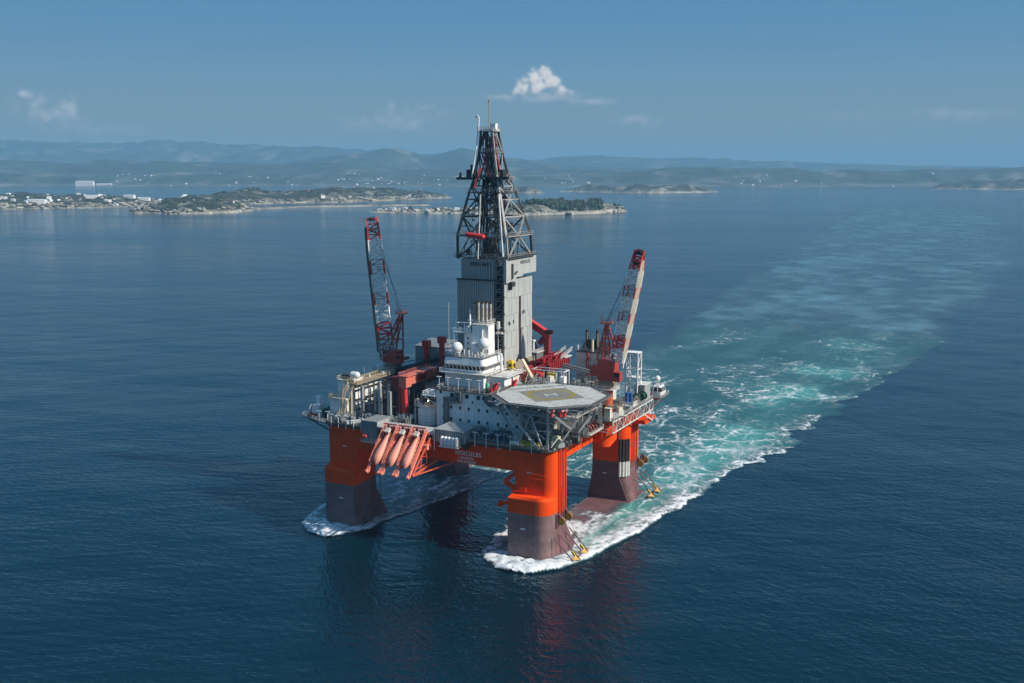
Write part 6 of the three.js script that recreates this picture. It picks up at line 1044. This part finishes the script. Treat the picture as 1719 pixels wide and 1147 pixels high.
{ // lookout cabin on the stern platform
  const t = thing('lookout_cabin', 'white control cabin with dark slanted windows on the right aft corner platform', 'cabin', [48.6, 35, -41]); const R = o => rrect(46.4 - o, 51 + o, -44.6 - o, -38 + o, 1, 3); new B().loft([{ y: 35.2, ring: R(-.3) }, { y: 36.8, ring: R(0) }], true, true).loft([{ y: 38.4, ring: R(-.5) }, { y: 39, ring: R(-.9) }], true, true).build('cabin', M.white, t); new B().loft([{ y: 36.8, ring: R(-.05) }, { y: 38.4, ring: R(-.5) }]).build('window_band', M.glass, t); const b = new B(); for (const x of [47.6, 49.4]) b.beam([x, 36.8, -38], [x, 38.4, -38.4], .2); for (const z of [-39.6, -41.3, -43]) b.beam([51, 36.8, z], [50.5, 38.4, z], .2); b.build('window_post', M.white, t);
  new B().rail([[46.8, 39, -38.6], [50.6, 39, -38.6], [50.6, 39, -44]], 1, 1, .1).build('roof_rail', M.offWhite, t); new B().box(46, 47.6, 33.6, 35.2, -38.4, -36.6).box(47.4, 51, 33.8, 34.6, -37.2, -36.6).build('red_base', M.red, t); t.position.copy(toWorld(46.7, 36.3, -41)); t.scale.setScalar(.92); }
radome('small white radome on a post above the right aft control cabin', 46.6, 39, -40.6, 1.05, 2.4);
{ const t = thing('lookout_cabin', 'white control cabin on the outrigged platform at the left bow corner', 'cabin', [-50.6, 33.6, 29]); new B().loft([{ y: 33.6, ring: rrect(-52.2, -48.8, 27, 31, .5, 3) }, { y: 37.2, ring: rrect(-51.9, -49.1, 27.3, 30.7, .5, 3) }], true, true).build('cabin', M.white, t); new B().box(-50.9, -49.5, 37.2, 40, 28, 29.6).box(-50.4, -50, 40, 40.4, 28.4, 29).build('roof_unit', M.white, t); new B().box(-52.3, -51.2, 35.4, 36.6, 28, 30).build('window', M.glass, t); const b = new B(); b.beam([-49, 38, 31], [-47.6, 34, 32], .25).beam([-52, 37.4, 31], [-53.2, 34, 31.6], .25).cb(-53.4, 35.4, 30, .8, 2.4, .8).cb(-47.4, 34.6, 32.4, 1.2, 1.4, 1); b.build('davit', M.offWhite, t); new B().box(-52.8, -49.6, 33.6, 34.4, 31, 32).build('red_locker', M.red, t); }
{ const h = thing('winch_house', 'pale ribbed winch house on the walkway below the white lattice tower', 'deck house', [44, 36, -33]); new B().box(41.8, 45.6, 36, 41.6, -35.8, -29.8).build('wall', M.steel, h); const b = new B(); for (let x = 42; x < 45.6; x += .6) b.box(x, x + .28, 36, 41.5, -29.8, -29.68); b.build('rib', M.clad, h); new B().box(41.5, 45.9, 41.6, 41.85, -36, -29.5).build('roof', M.offWhite, h); }
function winch(label, x, y, z, r, along, mat) {
  const t = thing('mooring_winch', label, 'winch', [x, y, z], 'green mooring winches'), d = along === 'x' ? V(1, 0, 0) : V(0, 0, 1), c = V(x, y + r + .3, z), e = s => c.clone().addScaledVector(d, s);
  new B().tube(e(-1.3), e(1.3), r * .7, r * .7, 18).build('drum', mat, t); for (const s of [-1.4, 1.2]) new B().tube(e(s), e(s + .22), r, r, 20).build('flange', mat, t); const b = new B(); for (const s of [-1.8, 1.7]) b.beam(e(s).add(V(0, -r - .3, 0)), e(s), .5, .7); b.build('stand', M.dark, t); return t;
}
winch('green mooring winch at the left bow corner, nearest the lookout cabin', -45.6, 33.6, 30.4, 1.5, 'z', M.green); winch('green mooring winch at the left bow corner, nearest the equipment house', -44.4, 33.6, 27, 2.1, 'x', M.darkGreen);
winch('green mooring winch on the right walkway, nearer the bow', 44, 36, -24, 1.6, 'z', M.green); winch('green mooring winch on the right walkway, nearer the stern', 45, 36, -28.4, 1.7, 'z', M.green); winch('big dark green winch under the helideck edge at the front corner', 38.2, 34, 33.4, 1.75, 'x', M.darkGreen);
// lamp posts
{ const t = thing('lamp_post', 'white T-shaped lamp post on the bow deck edge above the left column', 'lamp post', [-41.6, 32.6, 36], 'lamp posts on the left bow deck edge'); new B().beam([-41.6, 32.4, 36], [-41.6, 36.9, 36], .17).build('pole', M.white, t); new B().beam([-42.4, 36.9, 36.1], [-40.8, 36.8, 35.9], .28, .18).build('lamp_head', M.white, t);
  const ord = ['first', 'second', 'third', 'fourth', 'fifth', 'sixth', 'seventh'], l1 = k => `white T-shaped lamp post above the left column, ${ord[k]} from the left`; tag(t, l1(1));
  [[-44.8, 36.4], null, [-38.4, 38.3], [-35.4, 38.5], [-32.4, 38.5], [-29.4, 38.5], [-26.4, 38.5]].forEach((p, k) => { if (p) copyOf(t, l1(k), [p[0], 32.6, p[1]]); });
  [-4, -.8, 3, 6.9, 10.6].forEach((x, k) => copyOf(t, `white lamp post on the accommodation roof edge, ${ord[k]} from the left`, [x, 46.2, 26.6], 'lamp posts on the accommodation roof edge', .2));
  [[15.5, 38.5], [19.4, 38.5], [23.4, 38.5], [27.6, 38.5], [34.6, 38.5]].forEach(([x, z], k) => copyOf(t, `white lamp post on the front bow rail below the accommodation, ${ord[k]} from the left`, [x, 32.8, z], 'lamp posts on the front bow rail', .3)); }
// front corner clutter
solo('pipe_manifold', 'yellow pipe manifold at the rail of the front corner', 'manifold', [33.4, 34, 37], (() => { const b = new B(), r = rng(23); for (let k = 0; k < 16; k++) { const x = mix(30.4, 36.4, r()); b.tube([x, 34, 37], [x, 35 + r() * 1.4, 36.8], .2, .2, 6); } b.tube([30.2, 34.8, 37], [36.6, 34.8, 37], .3).tube([30.2, 35.6, 36.6], [36.6, 35.4, 36.6], .22); return b; })(), M.yellow);
solo('beige_drum', 'pale beige cylinder lying at the left end of the yellow manifold', 'cylinder', [28.8, 34, 37.2], new B().tube([27.4, 34.9, 37.4], [30, 34.9, 37.4], .7, .7, 14).ball(27.4, 34.9, 37.4, .7, 12, 8), M.cream);
{ const t = thing('escape_chute', 'white framed escape chute cabinet tilted at the front corner', 'cabinet', [40, 34, 34]); new B().beam([39.6, 34.3, 35.2], [41.2, 37.2, 33.4], 2.2, 1.6).build('frame', M.cream, t); new B().beam([40.9, 34.7, 36], [41.9, 36.9, 34.4], 1.2, .9).build('opening', M.darkGreen, t); }
{ const t = thing('window_screen', 'glazed wind screen panels along the bow deck before the accommodation block', 'wind screen', [20, 34, 36]); for (let k = 0; k < 4; k++) { const x = 17 + k * 2.4; new B().box(x + .1, x + 2.2, 34.3, 36.6, 35.9, 36).build('pane', M.tarp, t); new B().beam([x, 34, 36], [x, 37, 36], .18).beam([x, 36.8, 36], [x + 2.4, 36.8, 36], .16).build('frame', M.galv, t); } }
{ const t = thing('framed_basket', 'white framed cargo basket with a yellow panel beyond the helideck', 'basket', [25, 46, -1]); const f = new B(); for (const x of [17, 21.4, 25.8, 28.6]) for (const z of [1.6, -2.6]) f.beam([x, 45, z], [x, 50.4, z], .26); for (const y of [45.2, 50.4]) for (const z of [1.6, -2.6]) f.beam([17, y, z], [28.6, y, z], .26); for (const x of [17, 28.6]) f.beam([x, 50.4, 1.6], [x, 50.4, -2.6], .26); f.build('frame', M.white, t); new B().box(17, 28.6, 44.4, 45.2, -2.8, 1.8).build('floor', M.midGrey, t); new B().box(22.3, 25.6, 46, 49.6, .4, 1.5).build('yellow_panel', M.yellow, t); new B().box(27, 28.5, 45.8, 48.6, -1, 1.5).build('white_box', M.white, t); new B().box(21.2, 22, 45.4, 47.4, -1, 1).build('grey_box', M.steel, t); new B().cyl(19.4, .4, 45.2, 49.2, 1.3, 14).build('red_drum', M.redBright, t); const l = new B(); for (const x of [18, 27]) l.beam([x, 34, 0], [x, 44.4, 0], .5); l.build('leg', M.midGrey, t); }
{ const t = thing('yellow_machine', 'yellow machine cab perched between the bridge and the derrick', 'machine', [11.6, 51, 6]); new B().loft([{ y: 51, ring: rrect(10.4, 12.6, 5, 7, .4, 3) }, { y: 52.8, ring: rrect(10.4, 12.6, 5, 7, .4, 3) }, { y: 53.8, ring: rrect(10.8, 12, 5.4, 6.6, .3, 3) }]).build('cab', M.yellow, t); new B().box(12.58, 12.66, 51.6, 52.7, 5.4, 6.6).box(10.9, 12.1, 51.6, 52.6, 7, 7.06).build('window', M.glass, t); new B().cyl(11.5, 6, 46, 51, .9, 10).build('post', M.offWhite, t); new B().beam([12.6, 53, 4], [13.2, 55.4, 3.6], .5).build('arm', M.dark, t); }
{ const t = thing('pipe_support', 'beige bent A-frame standing at the aft inner edge of the helideck', 'frame', [17.5, 46, 8]); new B().beam([15, 54, 5], [18.4, 50, 6.4], .9).beam([18.4, 50, 6.4], [20.4, 46.4, 7], 1).beam([18.2, 50, 6.4], [17, 46.2, 7.6], .9).beam([20.4, 46.4, 7], [26, 46.6, 4.4], .9).build('frame', M.beige, t); new B().box(16, 21, 45.6, 46.2, 5, 9).beam([18, 34, 7], [18, 45.6, 7], .6).build('base', M.yellowOld, t); }
{ const t = thing('pipe_bridge', 'grey pipe bridge on posts between the catwalk and the right crane', 'pipe bridge', [27, 44, -22]); new B().beam([18, 47.6, -22], [35.4, 45.6, -20], 2, .7).build('deck', M.galv, t); new B().tube([18, 48.3, -21.6], [35.4, 46.3, -19.6], .28).tube([18, 48.3, -22.4], [35.4, 46.3, -20.4], .28).build('pipe', M.midGrey, t); for (const x of [21, 25.4, 29.6, 33, 35]) new B().beam([x, 34, -21], [x, 46, -21], .6).build('post', M.steel, t); }
{ const t = thing('blue_tank', 'blue upright tank on a railed white platform beside the right crane', 'tank', [44, 36, -19]); new B().cyl(43.8, -17.5, 37.4, 41.4, .75, 14).build('shell', M.blue, t); new B().cyl(45, -17.8, 37.4, 41.2, .55, 12).build('shell', M.blue, t); new B().box(42, 46.6, 37, 37.3, -20, -15.6).rail([[42, 37.3, -15.7], [46.5, 37.3, -15.7], [46.5, 37.3, -20]], 1.1, .9, .14).build('platform', M.white, t); }
solo('control_panel', 'cream control cabinet standing on the walkway below the right crane', 'cabinet', [44.6, 36, 1.6], new B().box(43.6, 45.4, 36, 39.8, 1.4, 2.6).box(43.4, 45.6, 39.8, 40.1, 1.2, 2.8), M.cream);
solo('red_pillar', 'bright red pillar at the foot of the right crane', 'pillar', [42.6, 35, -4], new B().cyl(42.6, -4, 34, 38.4, 1.2, 14), M.redBright);
{ const t = thing('yellow_ladder', 'yellow access ladder on the walkway beside the right crane', 'ladder', [46, 36, -5]); const b = new B(); for (const x of [45.6, 46.5]) b.beam([x, 36, -5], [x, 40.8, -5], .2); for (let y = 36.4; y < 40.8; y += .5) b.beam([45.6, y, -5], [46.5, y, -5], .1); b.build('ladder', M.yellow, t); }
{ const t = thing('hose_reel', 'row of dark red hose reels on the sunlit deck edge below the helideck', 'hose reel', [42.6, 34, 12]); for (let k = 0; k < 5; k++) { const z = 15 - k * 2.2, g = new B(); g.geo(new THREE.TorusGeometry(1.25, .3, 8, 20), new THREE.Matrix4().makeRotationY(k < 3 ? .1 : -.1).setPosition(42.6, 35.6, z)); g.geo(new THREE.TorusGeometry(1.25, .3, 8, 20), new THREE.Matrix4().makeTranslation(42.6, 35.6, z - .5)); g.build('reel', k < 3 ? M.darkRed : M.dark, t); } new B().box(41.6, 43.8, 33.7, 34, 4, 17).rail([[43.8, 34, 4], [43.8, 34, 17]], 1.1, 1.4, .1).build('base', M.offWhite, t); }
// small pallets of deck equipment: five patterns, each set down many times
{
  const protos = []; const defs = [['pump_skid', 'grey pump skid with pipes', M.grey, M.midGrey, M.offWhite], ['valve_skid', 'dark valve skid with pipes', M.dark, M.midGrey, M.galv], ['cargo_crate', 'stacked pale cargo crates', M.offWhite, M.steel, M.cream], ['tank_skid', 'rusty brown tank skid', M.rustPipe, M.tan, M.midGrey], ['pipe_bundle', 'bundle of lying steel pipes', M.galv, M.midGrey, M.rustPipe]];
  defs.forEach(([n, l, a, b, c], i) => { const t = thing(n, l, n.split('_').join(' '), [0, -200, 0]), r = rng(200 + i), y = -200;
    new B().box(-2, 2, y, y + .3, -1.4, 1.4).build('base', M.dark, t);
    if (i === 4) { const p = new B(); for (let k = 0; k < 12; k++) p.tube([-3, y + .55 + fl(k / 5) * .42, -1.1 + (k % 5) * .5], [3.2, y + .55 + fl(k / 5) * .42, -1.1 + (k % 5) * .5], .2, .2, 7); p.build('pipe', a, t); const s = new B(); for (const x of [-2, 2]) s.box(x - .1, x + .1, y, y + 1.9, -1.5, -1.3).box(x - .1, x + .1, y, y + 1.9, 1.4, 1.6); s.build('stanchion', b, t); return protos.push(t); }
    if (i === 2) { new B().box(-1.9, .1, y + .3, y + 2.1, -1.2, 1.2).build('crate', a, t); new B().box(.2, 1.9, y + .3, y + 1.5, -1.2, 1.1).build('crate', b, t); new B().box(-1.6, -.2, y + 2.1, y + 3.1, -.9, .9).build('crate', c, t); return protos.push(t); }
    const p = new B(); for (let k = 0; k < 14; k++) { const x = mix(-1.9, 1.9, r()), z = mix(-1.3, 1.3, r()), h = 1 + r() * 2.6; p.tube([x, y + .3, z], [x, y + h, z], .12, .12, 6); if (r() < .7) p.tube([x, y + h, z], [mix(-1.9, 1.9, r()), y + h, z], .12, .12, 6); } p.build('pipework', a, t);
    const q = new B(); for (let k = 0; k < 6; k++) { const s = .4 + r() * .9; q.cb(mix(-1.5, 1.5, r()), y + .3 + s / 2 + r() * .8, mix(-1, 1, r()), s, s, s * .8); } q.build('motor', b, t); const v = new B(); i === 3 ? v.tube([-1.5, y + 1.4, 0], [1.5, y + 1.4, 0], .9, .9, 14) : v.tube([-1.2, y + .9, .4], [.9, y + .9, .4], .55, .55, 12); for (let k = 0; k < 5; k++) v.cb(mix(-1.8, 1.8, r()), y + 1 + r() * 2, mix(-1.2, 1.2, r()), .3, .3, .3); v.build('vessel', c, t); protos.push(t); });
  const used = new Set(), put = (i, x, y, z, turn, where, l) => { const g = defs[i][0].replace('_', ' ') + 's ' + where; if (!used.has(i)) { used.add(i); const o = protos[i]; o.position.copy(toWorld(x, y, z)); o.rotation.y = -TH + turn; BASE.set(o, [x, y, z]); tag(o, l, null, g); } else copyOf(protos[i], l, [x, y, z], g, turn); };
  const r = rng(31), field = (n, x0, x1, z0, z1, y0, y1, where, kinds) => { const taken = []; for (let k = 0, t = 0; k < n && t < 400; t++) { const x = mix(x0, x1, r()), z = mix(z0, z1, r()), y = mix(y0, y1, fl(r() * 3) / 2); if (taken.some(p => Math.hypot(p[0] - x, p[1] - z) < 3.1)) continue; taken.push([x, z, y, kinds[fl(r() * kinds.length)], fl(r() * 4)]); k++; } const nth = {}; taken.sort((p, q) => q[1] - p[1]).forEach(([x, z, y, i, q]) => { const n = nth[i] = (nth[i] ?? 0) + 1; put(i, x, y, z, q * Math.PI / 2, where, `${defs[i][1]} ${where}, ${['first', 'second', 'third', 'fourth', 'fifth', 'sixth', 'seventh', 'eighth', 'ninth', 'tenth', 'eleventh', 'twelfth'][n - 1]} from bow`); }); };
  const gr = (x0, x1, z0, z1, y) => { const t = thing('mezzanine', y > 40 ? 'upper grey grating deck carrying pipework beyond the helideck' : 'lower grey grating deck beyond the helideck', 'grating deck', [(x0 + x1) / 2, y, (z0 + z1) / 2]); new B().box(x0, x1, y - .3, y, z0, z1).build('grating', M.midGrey, t); const b = new B(); for (let x = x0 + 1; x < x1; x += 5) for (let z = z0 + 1; z < z1; z += 6) b.beam([x, 34, z], [x, y - .3, z], .4); b.build('post', M.steel, t); };
  gr(19, 36, -18, 3.5, 41.5);
  field(15, 21, 35, -16, 2.5, 41.5, 41.5, 'on the grating deck beyond the helideck', [0, 1, 3, 0]);
  field(7, 21, 34, -28, -20, 36, 41, 'between the engine house and the pipe bridge', [0, 1, 2]);
  field(12, 40.2, 43.6, 6, 33, 34, 34, 'along the sunlit deck edge below the helideck', [0, 1, 2, 3]);
  field(12, 27, 39, 14, 36, 34, 34, 'in the shade under the helideck', [1, 0, 2]);
  field(8, 42.6, 45.4, -26, 0, 36, 36, 'on the outboard walkway of the right side', [0, 2, 4, 3]);
  field(9, -24, -13, 29.5, 34, 34, 34, 'on the bow deck behind the lifeboat roof', [1, 0, 4]);
  field(9, 13, 25, 29.5, 35, 34, 34, 'on the bow deck before the accommodation block', [0, 1]);
  field(6, -38, -26, 33.4, 36.6, 34, 34, 'on the left bow deck edge', [4, 1, 0]);
  field(6, -34, -22, -6, 6, 44, 44, 'on the plant room roof behind the gantry', [0, 1, 3]);
  field(5, 20, 31, -37, -31, 51.9, 51.9, 'on the engine house roof', [1]);
  field(7, 13.5, 25, 3, 12, 46.2, 46.2, 'on the accommodation roof near the derrick', [0, 2, 1]);
}

const FINE = new Set(['stiffener', 'handling_gear', 'derrick_gear', 'roof_gear', 'roof_fittings', 'release_gear', 'valve', 'motor', 'net_mesh']);
scene.traverse(o => { if (FINE.has(o.name)) o.userData.kind = 'stuff'; if (o.isMesh) { o.castShadow = true; o.receiveShadow = true; } });
renderer.render(scene, camera);
